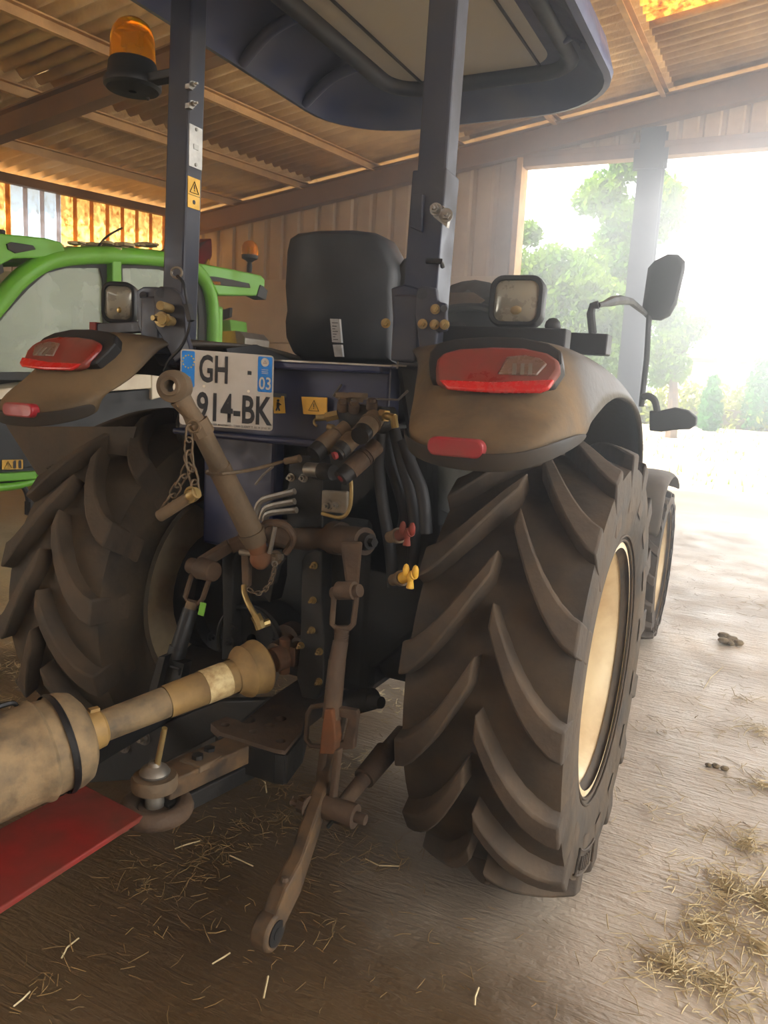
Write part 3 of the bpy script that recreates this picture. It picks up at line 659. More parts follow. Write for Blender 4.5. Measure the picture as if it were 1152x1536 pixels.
# left mounting bracket: two plates, pins, bolts
BL = MB().prism([A(x, y, 1.52) for x, y in ((230, 434), (240, 429), (258, 431), (270, 441), (277, 458), (279, 500), (286, 525), (262, 545), (246, 512), (232, 490))], (0, .014, 0)).build('roll_bar_bracket', M_['navy'], TR, bevel=.004, smooth=0)
MB().prism([A(x, y, 1.60) for x, y in ((204, 436), (214, 430), (236, 430), (240, 500), (262, 552), (238, 548), (214, 505), (206, 488))], (0, .014, 0)).build('bracket_back_plate', M_['navy'], BL, bevel=.004, smooth=0)
b = MB(); b.box(((PXL), 1.57, 1.36), (.06, .09, .14)); b.build('bracket_block', M_['navy'], BL, bevel=.005, smooth=0)
b = MB(); b.cyl(A(241, 440, 1.515), A(241, 440, 1.525), .011, n=16); b.cyl(A(215, 443, 1.59), A(215, 443, 1.602), .01, n=16); b.build('bracket_hole', M_['ink'], BL)
b = MB(); p = A(256, 463, 1.515); b.cyl(p, p+V((.012, -.05, .002)), .011, n=14); p = A(258, 482, 1.515); b.cyl(p, p+V((.012, -.05, .0)), .012, n=14); b.cyl(p+V((.009, -.03, 0)), p+V((.012, -.042, 0)), .016, n=6); p = A(243, 479, 1.515); b.hexbolt(p, (.1, -1, 0), .013, .014, .02); b.build('bracket_bolt', M_['brass'], BL)
MB().tube([A(268, 411+6*sin(a), 1.50)+V((0, 0, 0)) if 0 else A(265+8*cos(a), 409+8*sin(a), 1.50) for a in [k*pi/7 for k in range(14)]], .003, 6, True).build('pin_ring', M_['steel'], BL)
MB().tube(smooth_path([A(266, 414, 1.5), A(275, 425, 1.49), A(280, 450, 1.49), A(285, 478, 1.49), A(282, 497, 1.49), A(272, 520, 1.49), A(254, 540, 1.49), A(246, 556, 1.5)]), .004, 6).build('harness_wire', M_['plastic'], BL)
MB().beam(A(281, 456, 1.485), A(287, 482, 1.485), .016, .014).build('wire_plug', M_['plastic'], BL, bevel=.002, smooth=0)
# right mounting bracket
BR = MB().prism([A(x, y, 1.52) for x, y in ((624, 434), (632, 428), (654, 432), (657, 452), (669, 455), (670, 496), (656, 498), (650, 545), (640, 548), (628, 520), (622, 470))], (0, .014, 0)).build('roll_bar_bracket', M_['navy'], TR, bevel=.004, smooth=0)
MB().prism([A(x, y, 1.60) for x, y in ((586, 432), (606, 426), (628, 432), (628, 540), (640, 552), (600, 548), (590, 500))], (0, .014, 0)).build('bracket_back_plate', M_['navy'], BR, bevel=.004, smooth=0)
MB().box((PXR, 1.57, 1.36), (.06, .09, .14)).build('bracket_block', M_['navy'], BR, bevel=.005, smooth=0)
b = MB()
for x, y in ((653, 464), (634, 486), (652, 487), (667, 487), (579, 485)): b.hexbolt(A(x, y, 1.518), (.25, -1, 0), .007, .01, .006)
b.build('bracket_bolt', M_['brass'], BR)['kind'] = 'stuff'
b = MB(); b.cyl(A(633, 441, 1.515), A(633, 441, 1.525), .011, n=16).cyl(A(666, 463, 1.515), A(666, 463, 1.525), .007, n=16); b.build('bracket_hole', M_['ink'], BR)
# --- lamp bars and work lamps
MB().beam(A(655, 506, 1.68), A(852, 512, 1.68), .05, .05).build('lamp_bar', M_['plastic'], TR, bevel=.004, smooth=0)
MB().beam(A(850, 515, 1.95), A(914, 518, 1.95), .06, .05).build('lamp_bar', M_['plastic'], TR, bevel=.004, smooth=0)
LB = MB().beam(A(141, 494, 1.66), A(232, 490, 1.66), .03, .03).build('lamp_bar', M_['navy'], TR, bevel=.003, smooth=0)
st = MB().prism([A(x, y, 1.64) for x, y in ((134, 483), (143, 483), (143, 502), (134, 502))], (0, .02, 0)).build('red_sticker', M_['red'], LB, smooth=0)
def work_lamp(c, nrm, wd, ht):
    nrm = V(nrm).normalized(); R = V((0, 0, 1)).cross(nrm).normalized(); R = -R if R.x < 0 else R; U = V((0, 0, 1)); U = (U-nrm*U.dot(nrm)).normalized(); c = V(c)
    def pl(w, h, r, off): return [c+R*x+U*y+nrm*off for x, y in rrect(-w/2, w/2, -h/2, h/2, r)]
    rows = [pl(wd*.5, ht*.5, .02, -.075), pl(wd*.8, ht*.8, .025, -.06), pl(wd, ht, .03, -.02), pl(wd, ht, .03, .015), pl(wd*.95, ht*.95, .028, .02), pl(wd*.82, ht*.82, .02, .02), pl(wd*.8, ht*.8, .02, .012)]
    b = MB().grid(rows, True); n = len(rows[0]); b.f.append(tuple(range(n-1, -1, -1)))
    o = b.build('work_lamp', M_['plastic'], TR, smooth=40)
    rows = [pl(wd*.82, ht*.82, .02, .012), pl(wd*.6, ht*.6, .018, .018), pl(wd*.2, ht*.2, .008, .021)]
    b = MB().grid(rows, True); b.f.append(tuple(range(2*n, 3*n))); b.build('lamp_lens', M_['lamplens'], o, smooth=60)
    b = MB(); b.ball(c-U*ht*.18+nrm*.017, wd*.14, 10, (1, .3, .7)); b.build('lamp_bulb', M_['brass'], o)
    b = MB(); b.cyl(c-U*ht*.5-nrm*.02, c-U*(ht*.5+.025)-nrm*.02, .012); b.build('lamp_stem', M_['plastic'], o)
    return o
work_lamp(A(776, 453, 1.72), (.1, -1, .06), .122, .112)
work_lamp(A(180, 455, 1.68), (.55, -1, .06), .096, .116)
# grab handle, lever knob
b = MB(); b.tube([A(889, 500, 2.3), A(886, 470, 2.3), A(889, 459, 2.3), A(898, 457, 2.3)], .012, 8); b.build('grab_handle', M_['plastic'], TR)
b = MB(); b.tube([A(897, 458, 2.3), A(905, 456, 2.35), A(917, 452, 2.45), A(930, 450, 2.6), A(946, 452, 2.8), A(968, 470, 3.19)], [.008, .008, .015, .015, .012, .01], 8); b.build('grab_strap', M_['plastic'], TR)
b = MB(); b.ball(A(829, 489, 1.9), .02); b.tube([A(829, 489, 1.9), A(831, 520, 1.9)], .007); b.build('lever_knob', M_['plastic'], TR)
# --- beacon
bc = A(199, 112, 1.66); U_ = V((0, 0, 1)); pxm = lambda n: n*dep(bc)/F
b = MB(); b.lathe([(.01, -pxm(24)), (pxm(38), -pxm(22)), (pxm(42), -pxm(18)), (pxm(42), -pxm(10)), (pxm(37), -pxm(4)), (pxm(35), pxm(14)), (pxm(33), pxm(18)), (.01, pxm(18))], bc, U_, 32)
for x, y in ((176, 119), (222, 148), (198, 124)): b.ball(A(x, y, 1.62), .005, 8)
BE = b.build('beacon', M_['plastic'], TR)
pr = [(pxm(33), pxm(14)), (pxm(33), pxm(22)), (pxm(32), pxm(48)), (pxm(29), pxm(60)), (pxm(23), pxm(70)), (pxm(14), pxm(76)), (.001, pxm(78))]
MB().lathe(pr, bc, U_, 36).build('amber_lens', M_['amber'], BE)
b = MB(); b.cyl(bc+U_*pxm(18), bc+U_*pxm(40), pxm(9), n=12).box(bc+U_*pxm(46), (pxm(30), pxm(8), pxm(20))); b.build('reflector_bulb', M_['brass'], BE)
b = MB(); b.beam(bc-U_*pxm(12), V((PXL, 1.66, bc.z-pxm(10))), .04, .022); b.build('beacon_arm', M_['plastic'], BE, bevel=.004, smooth=0)
# --- canopy
CZ = 2.20
def ring(ins, z, r): return [V((x, y, z)) for x, y in rrect(-1.63+ins, -.555-ins, 1.35+ins, 2.80-ins, max(r-ins, .05), 8)]
rows = [ring(.10, 2.38, .32), ring(.02, 2.30, .30), ring(-.005, 2.22, .30), ring(0, CZ, .30), ring(.02, CZ-.004, .30), ring(.035, CZ+.012, .30), ring(.05, CZ+.028, .3), ring(.10, CZ+.06, .3), ring(.20, CZ+.085, .3), ring(.26, CZ+.09, .3)]
b = MB().grid(rows, True); n = len(rows[0]); b.f.append(tuple(range(n))); 
CAN = b.build('canopy', M_['canopy'], TR, smooth=50)
fr = [V((x, y, CZ+.075)) for x, y in rrect(-1.33, -.68, 1.52, 2.62, .12, 6)]
MB().tube(fr, .03, 10, True).build('canopy_frame', M_['navy'], CAN)
MB().prism([V((x, y, CZ+.085)) for x, y in rrect(-1.36, -.66, 1.5, 2.66, .12, 6)], (0, 0, .01)).build('headliner', M_['liner'], CAN, smooth=0)
b = MB()
for x in (-1.22, -.80): b.beam((x, 1.56, CZ+.083), (x, 2.6, CZ+.083), .006, .01)
b.build('liner_seam', M_['navy'], CAN, smooth=0)
def rib(p, q):
    p, q = V(p), V(q); m_ = (p+q)/2+V((0, 0, .02)); MB().tube(smooth_path([p, m_, q], 5), [.018]*11, 10).build('canopy_rib', M_['canopy'], CAN)
for y in (2.06, 2.42): rib((-1.60, y+.03, CZ+.008), (-1.34, y-.07, CZ+.06))
rib((-.60, 2.36, CZ+.03), (-.67, 2.38, CZ+.062))
rib((-1.2, 2.84, CZ+.015), (-1.2, 2.65, CZ+.075))
b = MB()
for k in range(2):
    b.beam((PXL if k == 0 else PXR, 1.665, 2.33), (PXL if k == 0 else PXR, 1.665, 2.29), .08, .08, up=(0, 1, 0))
b.build('canopy_mount', M_['black'], CAN, smooth=0)
# --- seat
def pl(pix, Y): return [A(x, y, Y) for x, y in pix]
so_ = [(424, 372), (428, 354), (440, 346), (470, 342), (520, 341), (553, 345), (570, 354), (580, 372), (590, 396), (592, 412), (588, 440), (588, 500), (586, 545), (450, 545), (432, 530), (422, 508), (421, 488), (424, 470), (421, 430)]
rows = []
q = pl(so_, 1.95); cx_ = sum(q, V())/len(q)
for off, sc in ((-.0, .9), (.0, .97), (.02, 1.0), (.07, 1.0), (.10, .96), (.12, .85)):
    rows.append([cx_+(p-cx_)*sc+V((0, off+((.02 if sc == .97 else 0) if off == 0 else .02), 0)) for p in q])
b = MB().grid(rows, True); n = len(q); b.f.append(tuple(range(n-1, -1, -1))); b.f.append(tuple(range(5*n, 6*n)))
SEAT = b.build('seat_back', M_['seat'], TR, smooth=60)
s = MB().prism(pl([(495, 478), (509, 478.5), (512, 514), (498, 513)], 1.935), (0, .01, 0)).build('seat_label', M_['paper'], SEAT, smooth=0)
b = MB()
for k, y in enumerate((484, 489, 493, 497, 501, 505, 509)): b.beam(A(498+k*.3, y, 1.934), A(507-(k % 3)*2, y+.3, 1.934), .002, .001, up=(0, 1, 0))
b.build('label_print', M_['ink'], s, smooth=0)
MB().prism(pl([(499, 517), (512, 517), (514, 535), (502, 535)], 1.935), (0, .01, 0)).build('seat_label', M_['paper'], SEAT, smooth=0)
MB().box((-1.17, 2.25, 1.2), (.46, .46, .14)).build('seat_cushion', M_['seat'], TR, bevel=.04, smooth=0)
MB().box((-1.17, 2.2, 1.0), (.3, .3, .28)).build('seat_base', M_['plastic'], TR, bevel=.02, smooth=0)
b = MB(); b.prism(pl([(586, 436), (592, 405), (604, 386), (622, 382), (628, 392), (618, 400), (612, 440), (605, 545), (586, 545)], 1.99), (0, .07, 0)); b.build('seat_armrest', M_['plastic'], TR, bevel=.012, smooth=0)
# --- steering wheel, dash
sc_ = V((-1.0, 2.5, 1.44)); ax = V((0, -.55, .83))
x_, y_, z_ = basis(ax)
MB().tube([sc_+x_*cos(k*pi/18)*.165+y_*sin(k*pi/18)*.165 for k in range(36)], .015, 8, True).cyl(sc_-z_*.03, sc_+z_*.01, .04).beam(sc_-x_*.16, sc_+x_*.16, .025, .012).beam(sc_, sc_+y_*.16, .025, .012).build('steering_wheel', M_['plastic'], TR)
b = MB()
rows = []
for t, (yy, zt_) in enumerate(((2.66, 1.64), (2.9, 1.69), (3.2, 1.5), (3.4, 1.2))):
    pts_ = [(-.84, 1.0), (-.85, 1.3), (-.87, zt_-.12), (-.92, zt_-.03), (-1.05, zt_), (-1.15, zt_-.02), (-1.2, zt_-.08), (-1.25, 1.3), (-1.26, 1.0)]
    rows.append([V((x, yy, z)) for x, z in pts_])
b.grid(rows); b.f.append(tuple(range(8, -1, -1))); DASH = b.build('dashboard', M_['plastic'], TR, sub=1, smooth=70)
MB().prism([V((x, 2.63, z)) for x, z in ((-1.14, 1.53), (-.99, 1.53), (-.95, 1.555), (-.99, 1.58), (-1.13, 1.58), (-1.16, 1.555))], (0, .02, 0)).build('gauge_cluster', M_['rust'], DASH, smooth=0)
# front fender on the right
rows = []
for yy, zz in ((3.72, .62), (3.73, .80), (3.82, .88), (4.05, .905), (4.3, .88), (4.5, .78)):
    rows.append([V((x, yy, zz-d)) for x, d in ((-.70, .0), (-.6, 0), (-.5, 0), (-.43, .005), (-.40, .03))])
MB().grid(rows).build('front_fender', M_['rimdark'], TR, solid=.01, sub=1, smooth=70)
MB().grid([[mir(p) for p in r] for r in rows]).build('front_fender', M_['rimdark'], TR, solid=.01, sub=1, smooth=70)
# mirror and side lamp on a rod by the bonnet
MO = MB().tube([A(962, 610, 3.2), A(970, 540, 3.2), A(974, 470, 3.2), A(978, 440, 3.2)], .011, 8).build('mirror_rod', M_['plastic'], TR)
po = [(972, 402), (982, 391), (1002, 381), (1018, 382), (1027, 391), (1026, 405), (1014, 455), (1004, 473), (990, 480), (970, 478), (962, 470)]
q = [A(x, y, 3.2) for x, y in po]; c0 = sum(q, V())/len(q); rows = [[c0+(p-c0)*s_+V((0, o_, 0)) for p in q] for s_, o_ in ((.88, -.012), (1, 0), (1, .03), (.8, .06))]
b = MB().grid(rows, True); n = len(q); b.f.append(tuple(range(n-1, -1, -1))); b.f.append(tuple(range(3*n, 4*n))); b.build('mirror_head', M_['plastic'], MO, smooth=50)
b = MB(); b.tube(smooth_path([A(962, 597, 3.1), A(972, 594, 3.1), A(982, 601, 3.1), A(986, 618, 3.1)], 4), .014, 8)
po = [(974, 616), (990, 616), (1012, 611), (1032, 615), (1045, 626), (1044, 637), (1034, 644), (1010, 645), (992, 648), (974, 646)]
q = [A(x, y, 3.1) for x, y in po]; b.prism(q, (0, .05, 0)); b.build('side_lamp', M_['plastic'], TR, bevel=.008, smooth=30)
# --- number plate
pc = A(340, 585, 1.50); k_ = dep(pc)/F
PR_ = (c_r*cos(radians(4.4)) - c_u*sin(radians(4.4))).normalized(); PU_ = (c_u*cos(radians(1.2)) + c_r*sin(radians(1.2))).normalized(); PN_ = PR_.cross(PU_).normalized()
def pp(x, y, z=0): return pc + PR_*(x*k_) + PU_*(-y*k_) + PN_*z     # x, y in plate pixels from its centre
NP = MB().prism([pp(x, y, -.002) for x, y in rrect(-70, 70, -56.5, 56.5, 5)], PN_*.003).build('number_plate', M_['white'], TR, smooth=0)
def pbox(nm, x0, y0, x1, y1, m, z=.0012, r=1.5): return MB().prism([pp(x, y, z) for x, y in rrect(x0, x1, y0, y1, r, 3)], PN_*.0006).build(nm, m, NP, smooth=0)
pbox('euro_band', -68, -54, -48.5, 0, M_['euro'], r=2); pbox('region_band', 46.5, -54, 68, -1, M_['euro'], r=2)
text('plate_letters', 'GH', pp(-20, -29.5), PR_, PU_, 42*k_, M_['ink'], NP, 43*k_, .0028, .022)
pbox('plate_dash', 31, -31, 37, -25, M_['ink'], r=.5); 
text('plate_letters', '914-BK', pp(12.5, 27.5), PR_, PU_, 44*k_, M_['ink'], NP, 113*k_, .0028, .022)
text('plate_letters', 'F', pp(-56.5, -11), PR_, PU_, 9*k_, M_['white'], NP, 6*k_, .0028)
text('plate_letters', '03', pp(57.5, -14), PR_, PU_, 19*k_, M_['white'], NP, 18*k_, .0028, .015)
text('plate_letters', 'SVS ROGER MAGNARD - 23000 GUERET T. 05 19 37 01 99', pp(17, 53.2), PR_, PU_, 3.2*k_, M_['ink'], NP, 100*k_, .0028, .01)
b = MB()
for i in range(12): a = i*pi/6; b.prism([pp(-58+8.5*cos(a)+1.3*cos(j*pi/2.5), -38+9.5*sin(a)+1.3*sin(j*pi/2.5), .0022) for j in range(5)], PN_*.0004)
b.build('star_ring', M_['yellow'], NP, smooth=0)
b = MB(); b.prism([pp(57+6*cos(i*pi/10), -45.5+6.5*sin(i*pi/10), .0022) for i in range(20)], PN_*.0004)
for y in (-35, -32, -29.5): b.prism([pp(52, y, .0022), pp(62, y+.3, .0022), pp(62, y+1.2, .0022), pp(52, y+.9, .0022)], PN_*.0003)
b.build('region_badge', M_['white'], NP, smooth=0)
MB().tube([pp(57+a, -45.5+c, .0031) for a, c in ((-2.5, 1.8), (2.5, 1.8), (0, -2.6))], .0006, 4, True).build('badge_mark', M_['red'], NP)
for sx_, sy_ in ((-34, -3), (33, -.5)): MB().cyl(pp(sx_, sy_), pp(sx_, sy_, .0025), .0032, n=12).build('plate_screw', M_['offwhite'], NP)
MB().beam(pp(20, 0, -.03), V((-1.1, 1.63, 1.2)), .04, .01).beam(pp(-20, 10, -.01), pp(50, 10, -.01), .05, .012, up=PN_).build('plate_bracket', M_['black'], TR, smooth=0)
# warning stickers on the blue panel
def sticker(pix, Y, figure):
    q = [A(x, y, Y) for x, y in pix]; s = MB().prism(q, (0, .004, 0)).build('warning_sticker', M_['yellow'], PANEL, smooth=0)
    c = sum(q, V())/4 + V((0, -.002, 0)); h = (q[0]-q[3]).length
    if figure: MB().ball(c+V((0, 0, h*.22)), h*.08, 8).beam(c+V((0, 0, h*.12)), c-V((0, 0, h*.12)), h*.16, .002, up=(0, 1, 0)).beam(c-V((0, 0, h*.1)), c+V((-h*.12, 0, -h*.34)), h*.07, .002, up=(0, 1, 0)).beam(c-V((0, 0, h*.1)), c+V((h*.12, 0, -h*.34)), h*.07, .002, up=(0, 1, 0)).beam(c+V((0, 0, h*.08)), c+V((h*.2, 0, h*.0)), h*.06, .002, up=(0, 1, 0)).build('warning_figure', M_['ink'], s, smooth=0)
    else: tri_mark(c, (1, 0, 0), (0, 0, 1), h*.62, s)
sticker([(452, 595), (490, 596.5), (490, 623), (455, 621)], 1.607, False)
sticker([(408, 593), (425, 594), (427, 620), (411, 620)], 1.607, True)
# ------------------------------------------------------------------ tractor: rear linkage, valves, hoses
def pc(b, p, q, r0, r1=None, n=16):
    """cylinder between two points, radii in photograph pixels at their depth"""
    r1 = r0 if r1 is None else r1; return b.cyl(p, q, rp(p, r0), rp(q, r1), n)
def link_mesh(L, r):
    b = MB(); pts = []
    for k in range(12): a = 2*pi*k/12; pts.append(V((cos(a)*L*.32, 0, sin(a)*L*.32 + (L*.22 if sin(a) > 0 else -L*.22))))
    b.tube(pts, r, 5, True); me = bpy.data.meshes.new('chain_link'); me.from_pydata(b.v, [], b.f); me.shade_smooth(); me.materials.append(M_['dusty']); return me
def chain(par, pts, L, r, name='chain_link'):
    pts = smooth_path(pts, 12); me = link_mesh(L, r); d = 0; prev = pts[0]; step = L*.78; nxt = 0; i = 0; tot = 0
    for p in pts[1:]:
        seg = (p-prev).length
        while nxt <= tot+seg and seg > 0:
            t = (nxt-tot)/seg; c = prev.lerp(p, t); z = (p-prev).normalized(); x, y, _ = basis(z)
            if i % 2: x, y = y, -x
            M = Matrix((x, y, z)).transposed().to_4x4(); M.translation = c-org(par)
            o = bpy.data.objects.new(name, me); COL.objects.link(o); o.parent = par; o.matrix_local = M; i += 1; nxt += step
        tot += seg; prev = p
# top link
q0, q1, q2 = A(262, 580, 1.22), A(303, 648, 1.27), A(378, 805, 1.43)
ax = V((.35, -1, .05)).normalized()
b = MB(); b.lathe([(rp(q0, 9), -.02), (rp(q0, 9), .026), (rp(q0, 14), .028), (rp(q0, 15), .02), (rp(q0, 24), .016), (rp(q0, 25), 0), (rp(q0, 24), -.016), (rp(q0, 9), -.02)], q0, ax, 28)
pc(b, A(270, 597, 1.23), A(288, 622, 1.25), 17, 12); pc(b, A(285, 617, 1.25), A(296, 638, 1.265), 13, 15)
pc(b, A(295, 632, 1.262), A(306, 652, 1.275), 18, 18, 8)
TL = b.build('top_link', M_['dusty'], TR, smooth=35)
b = MB(); pc(b, A(303, 648, 1.272), A(332, 706, 1.33), 15, 15); pc(b, A(328, 700, 1.325), A(378, 800, 1.43), 17.5, 18.5); pc(b, A(376, 796, 1.425), A(384, 815, 1.44), 21, 17)
b.build('top_link_tube', M_['dusty'], TL, smooth=35)
b = MB(); pc(b, A(383, 812, 1.44), A(390, 832, 1.455), 15, 13); b.ball(A(391, 838, 1.455), rp(q2, 17), 16); b.build('top_link_ball', M_['rustorange'], TL)
CH = MB().tube([A(291+9*cos(a), 640+9*sin(a), 1.24) for a in [k*pi/6 for k in range(12)]], .003, 6, True).build('pin_chain', M_['dusty'], TR)
chain(CH, [A(284, 650, 1.24), A(283, 672, 1.24), A(284, 694, 1.24), A(275, 715, 1.24), A(262, 738, 1.24), A(246, 768, 1.24)], .034, .0024)
chain(CH, [A(284, 694, 1.24), A(290, 715, 1.24), A(294, 738, 1.24)], .036, .0026)
b = MB(); pc(b, A(240, 774, 1.23), A(290, 742, 1.23), 9, 9, 16); PIN = b.build('linkage_pin', M_['dusty'], TR)
b = MB(); pc(b, A(287, 744, 1.23), A(295, 739, 1.228), 10.5, 9); b.tube([A(286+8*cos(a), 742+11*sin(a), 1.225) for a in [k*pi/7 for k in range(14)]], .003, 6, True); b.build('pin_head', M_['brass'], PIN)
b = MB(); b.tube(smooth_path([A(310, 705, 1.27), A(314, 711, 1.27), A(340, 710, 1.26), A(380, 704, 1.38), A(425, 692, 1.5), A(440, 688, 1.52)]), .004, 6); pc(b, A(428, 692, 1.5), A(450, 688, 1.5), 5, 6); b.build('hitch_cable', M_['dusty'], TR)
MB().tube([A(383, 727, 1.5), A(395, 712, 1.5), A(410, 699, 1.5)], .003, 6).build('wire_loop', M_['steel'], TR)
# pto housing, guard ring and stub
b = MB(); c = A(418, 945, 1.72); b.lathe([(.02, .0), (.085, .0), (.09, -.01), (.09, -.06), (.10, -.07), (.10, -.12), (.02, -.12)], c, (0, 1, 0), 32)
for k in range(6): a = k*pi/3+.2; b.hexbolt(c+V((cos(a)*.075, -.12, sin(a)*.075)), (0, -1, 0), .009)
b.build('pto_housing', M_['black'], TR)
b = MB(); b.tube([c+V((cos(a)*.098, -.14, sin(a)*.098)) for a in [radians(-20+k*220/20) for k in range(21)]], .006, 6); b.build('pto_guard_ring', M_['black'], TR)
b = MB(); b.cyl((-1.05, 1.7, .578), (-1.03, 1.52, .575), .022, n=14); b.cyl((-1.05, 1.64, .58), (-1.05, 1.60, .58), .04, n=20); b.build('pto_stub', M_['rust'], TR)
# upright hitch plates
def plt(name, pix, Y, thk, m, bolts=(), bm='steel', br=.009):
    o = MB().prism([A(x, y, Y) for x, y in pix], (0, thk, 0)).build(name, m, TR, bevel=.004, smooth=0)
    for x, y in bolts: MB().hexbolt(A(x, y, Y-.001), (.1, -1, 0), br).build('bolt', M_[bm], o, smooth=30)
    return o
plt('hitch_plate', [(452, 842), (458, 830), (470, 824), (483, 828), (482, 900), (486, 960), (486, 1030), (474, 1050), (452, 1046), (444, 1012), (450, 970)], 1.52, .05, M_['black'], [(472, 848), (470, 900), (468, 945), (480, 977), (479, 1022), (452, 968)], 'brass', .006)
plt('hitch_plate', [(332, 830), (340, 815), (352, 808), (374, 806), (374, 818), (356, 826), (350, 842), (348, 955), (352, 990), (332, 990), (334, 940)], 1.56, .04, M_['black'], [(345, 962), (352, 940)], 'black')
plt('hitch_frame', [(380, 830), (386, 825), (412, 828), (412, 870), (404, 905), (380, 880)], 1.60, .06, M_['black'])
plt('link_bracket', [(360, 826), (370, 818), (374, 826), (373, 880), (366, 884), (362, 870)], 1.47, .015, M_['rust'])
plt('link_bracket', [(408, 826), (420, 824), (424, 840), (416, 850), (410, 878), (404, 876)], 1.49, .02, M_['black'], [(414, 836)], 'dusty', .012)
b = MB(); pc(b, A(360, 828, 1.47), A(424, 836, 1.49), 5); b.build('link_pin', M_['steel'], TR)
b = MB(); b.tube(smooth_path([A(386, 826, 1.46), A(390, 800, 1.46), A(398, 786, 1.46), A(416, 785, 1.46), A(430, 790, 1.47), A(440, 805, 1.48), A(436, 818, 1.5), A(428, 830, 1.5)]), .009, 8); b.build('hook_handle', M_['rust'], TR)
MB().tube([A(412, 790, 1.45), A(408, 810, 1.45), A(404, 830, 1.45)], .006, 6).build('latch_rod', M_['steel'], TR)
BC = MB().tube([A(412+4*cos(a), 846+4*sin(a), 1.45) for a in [k*pi/4 for k in range(8)]], .002, 5, True).build('bead_chain', M_['steel'], TR)
chain(BC, [A(412, 850, 1.45), A(408, 868, 1.45), A(398, 884, 1.45), A(386, 890, 1.45), A(372, 884, 1.45)], .016, .0016)
b = MB(); b.tube(smooth_path([A(366, 878, 1.46), A(367, 892, 1.45), A(376, 912, 1.44), A(387, 930, 1.44)]), rp(A(376, 912, 1.44), 4.5), 10); BP = b.build('brass_pipe', M_['brass'], TR)
b = MB(); pc(b, A(383, 923, 1.44), A(389, 934, 1.44), 8, 8, 6); pc(b, A(388, 932, 1.44), A(392, 943, 1.44), 8, 8, 8); pc(b, A(390, 938, 1.44), A(404, 933, 1.46), 6, 6, 8); b.build('pipe_elbow', M_['brass'], BP)
# hydraulic pipes
for pth in ([(384, 778), (386, 762), (392, 752), (402, 747), (442, 737)], [(392, 780), (396, 768), (404, 760), (442, 752)], [(398, 782), (404, 770), (445, 765)]):
    MB().tube(smooth_path([A(x, y, 1.5) for x, y in pth]), .008, 8).build('hydraulic_pipe', M_['steel'], TR)
# spool valve body
sv = plt('spool_valve', [(432, 690), (444, 684), (466, 686), (470, 716), (484, 720), (484, 792), (430, 792), (428, 740), (434, 716)], 1.53, .09, M_['black'], [(437, 716), (456, 717)], 'steel', .007)
b = MB(); pc(b, A(462, 704, 1.525), A(482, 706, 1.51), 11, 11, 18); b.build('valve_piston', M_['steel'], sv)
b = MB(); pc(b, A(482, 706, 1.51), A(500, 709, 1.5), 13, 12, 14); b.build('valve_cap', M_['black'], sv)
plt('lock_plate', [(482, 735), (521, 737), (521, 771), (481, 768)], 1.52, .012, M_['steel'], [(492, 758), (504, 757)], 'steel', .008)
MB().tube(smooth_path([A(526, 718, 1.47), A(527, 738, 1.47), A(525, 760, 1.47), A(518, 773, 1.47), A(506, 776, 1.47), A(483, 770, 1.47)]), rp(A(520, 760, 1.47), 3), 8).build('bail_handle', M_['brass'], TR)
# valve manifold above with couplers
mf = plt('valve_manifold', [(506, 622), (512, 608), (540, 606), (560, 612), (572, 610), (578, 622), (574, 640), (560, 650), (530, 646), (508, 642)], 1.5, .07, M_['black'])
for x, y in ((514, 612), (531, 614), (558, 610)):
    b = MB(); pc(b, A(x, y+2, 1.5), A(x, y-8, 1.49), 9, 8, 12); pc(b, A(x, y-7, 1.49), A(x, y-12, 1.488), 6, 6, 6); b.build('valve_plug', M_['rust'], mf)
for x in (518, 537):
    b = MB(); b.box(A(x, 593, 1.53), (.036, .03, .012)); pc(b, A(x, 604, 1.53), A(x, 595, 1.53), 8, 9, 10); b.build('valve_solenoid', M_['dusty'], mf, bevel=.002, smooth=30)
b = MB(); pc(b, A(507, 622, 1.5), A(489, 626, 1.49), 8, 8, 6); pc(b, A(489, 626, 1.49), A(474, 627, 1.48), 5, 5, 10); b.tube([A(477+6*cos(a), 633+6*sin(a), 1.48) for a in [radians(100+k*26) for k in range(9)]], .003, 6); b.build('hose_fitting', M_['brass'], mf)
b = MB(); pc(b, A(572, 622, 1.49), A(580, 624, 1.48), 9, 9, 6); pc(b, A(580, 624, 1.48), A(592, 627, 1.47), 6, 6, 10); pc(b, A(590, 624, 1.47), A(593, 642, 1.47), 6, 6, 8); b.build('hose_fitting', M_['brass'], mf)
b = MB(); pc(b, A(492, 640, 1.5), A(500, 642, 1.5), 5, 5); b.build('blanking_plug', M_['brass'], mf)
for (a, c, r0, r1, capm) in (((520, 640), (482, 672), 11, 15, None), ((540, 646), (515, 672), 11, 14, None), ((562, 628), (545, 648), 15, 16, None), ((566, 668), (524, 706), 13, 15, 'redlens')):
    b = MB(); p, q = A(a[0], a[1], 1.49), A(c[0], c[1], 1.43); d = q-p
    pc(b, p, p+d*.55, r0, r0); pc(b, p+d*.5, q, r1, r1)
    for t in (.35, .45): pc(b, p+d*t, p+d*(t+.03), r0+2, r0+2)
    cp = b.build('hydraulic_coupler', M_['rust'] if capm else M_['dusty'], TR, smooth=35)
    b = MB(); pc(b, q, q+d*.3, r1*.95, r1*.9); b.build('coupler_cap', M_['black'], cp)
    if capm: b = MB(); e = q+d*.3; pc(b, e, e+d*.02, 5.5, 5.5); b.build('coupler_button', M_['refl'], cp)
b = MB(); e = A(505, 682, 1.41); pc(b, A(516, 670, 1.43), e, 13, 12); b.build('coupler_cap', M_['black'], TR); b = MB(); pc(b, e, e+V((-.004, -.006, -.003)), 6, 6); b.build('coupler_button', M_['refl'], TR)
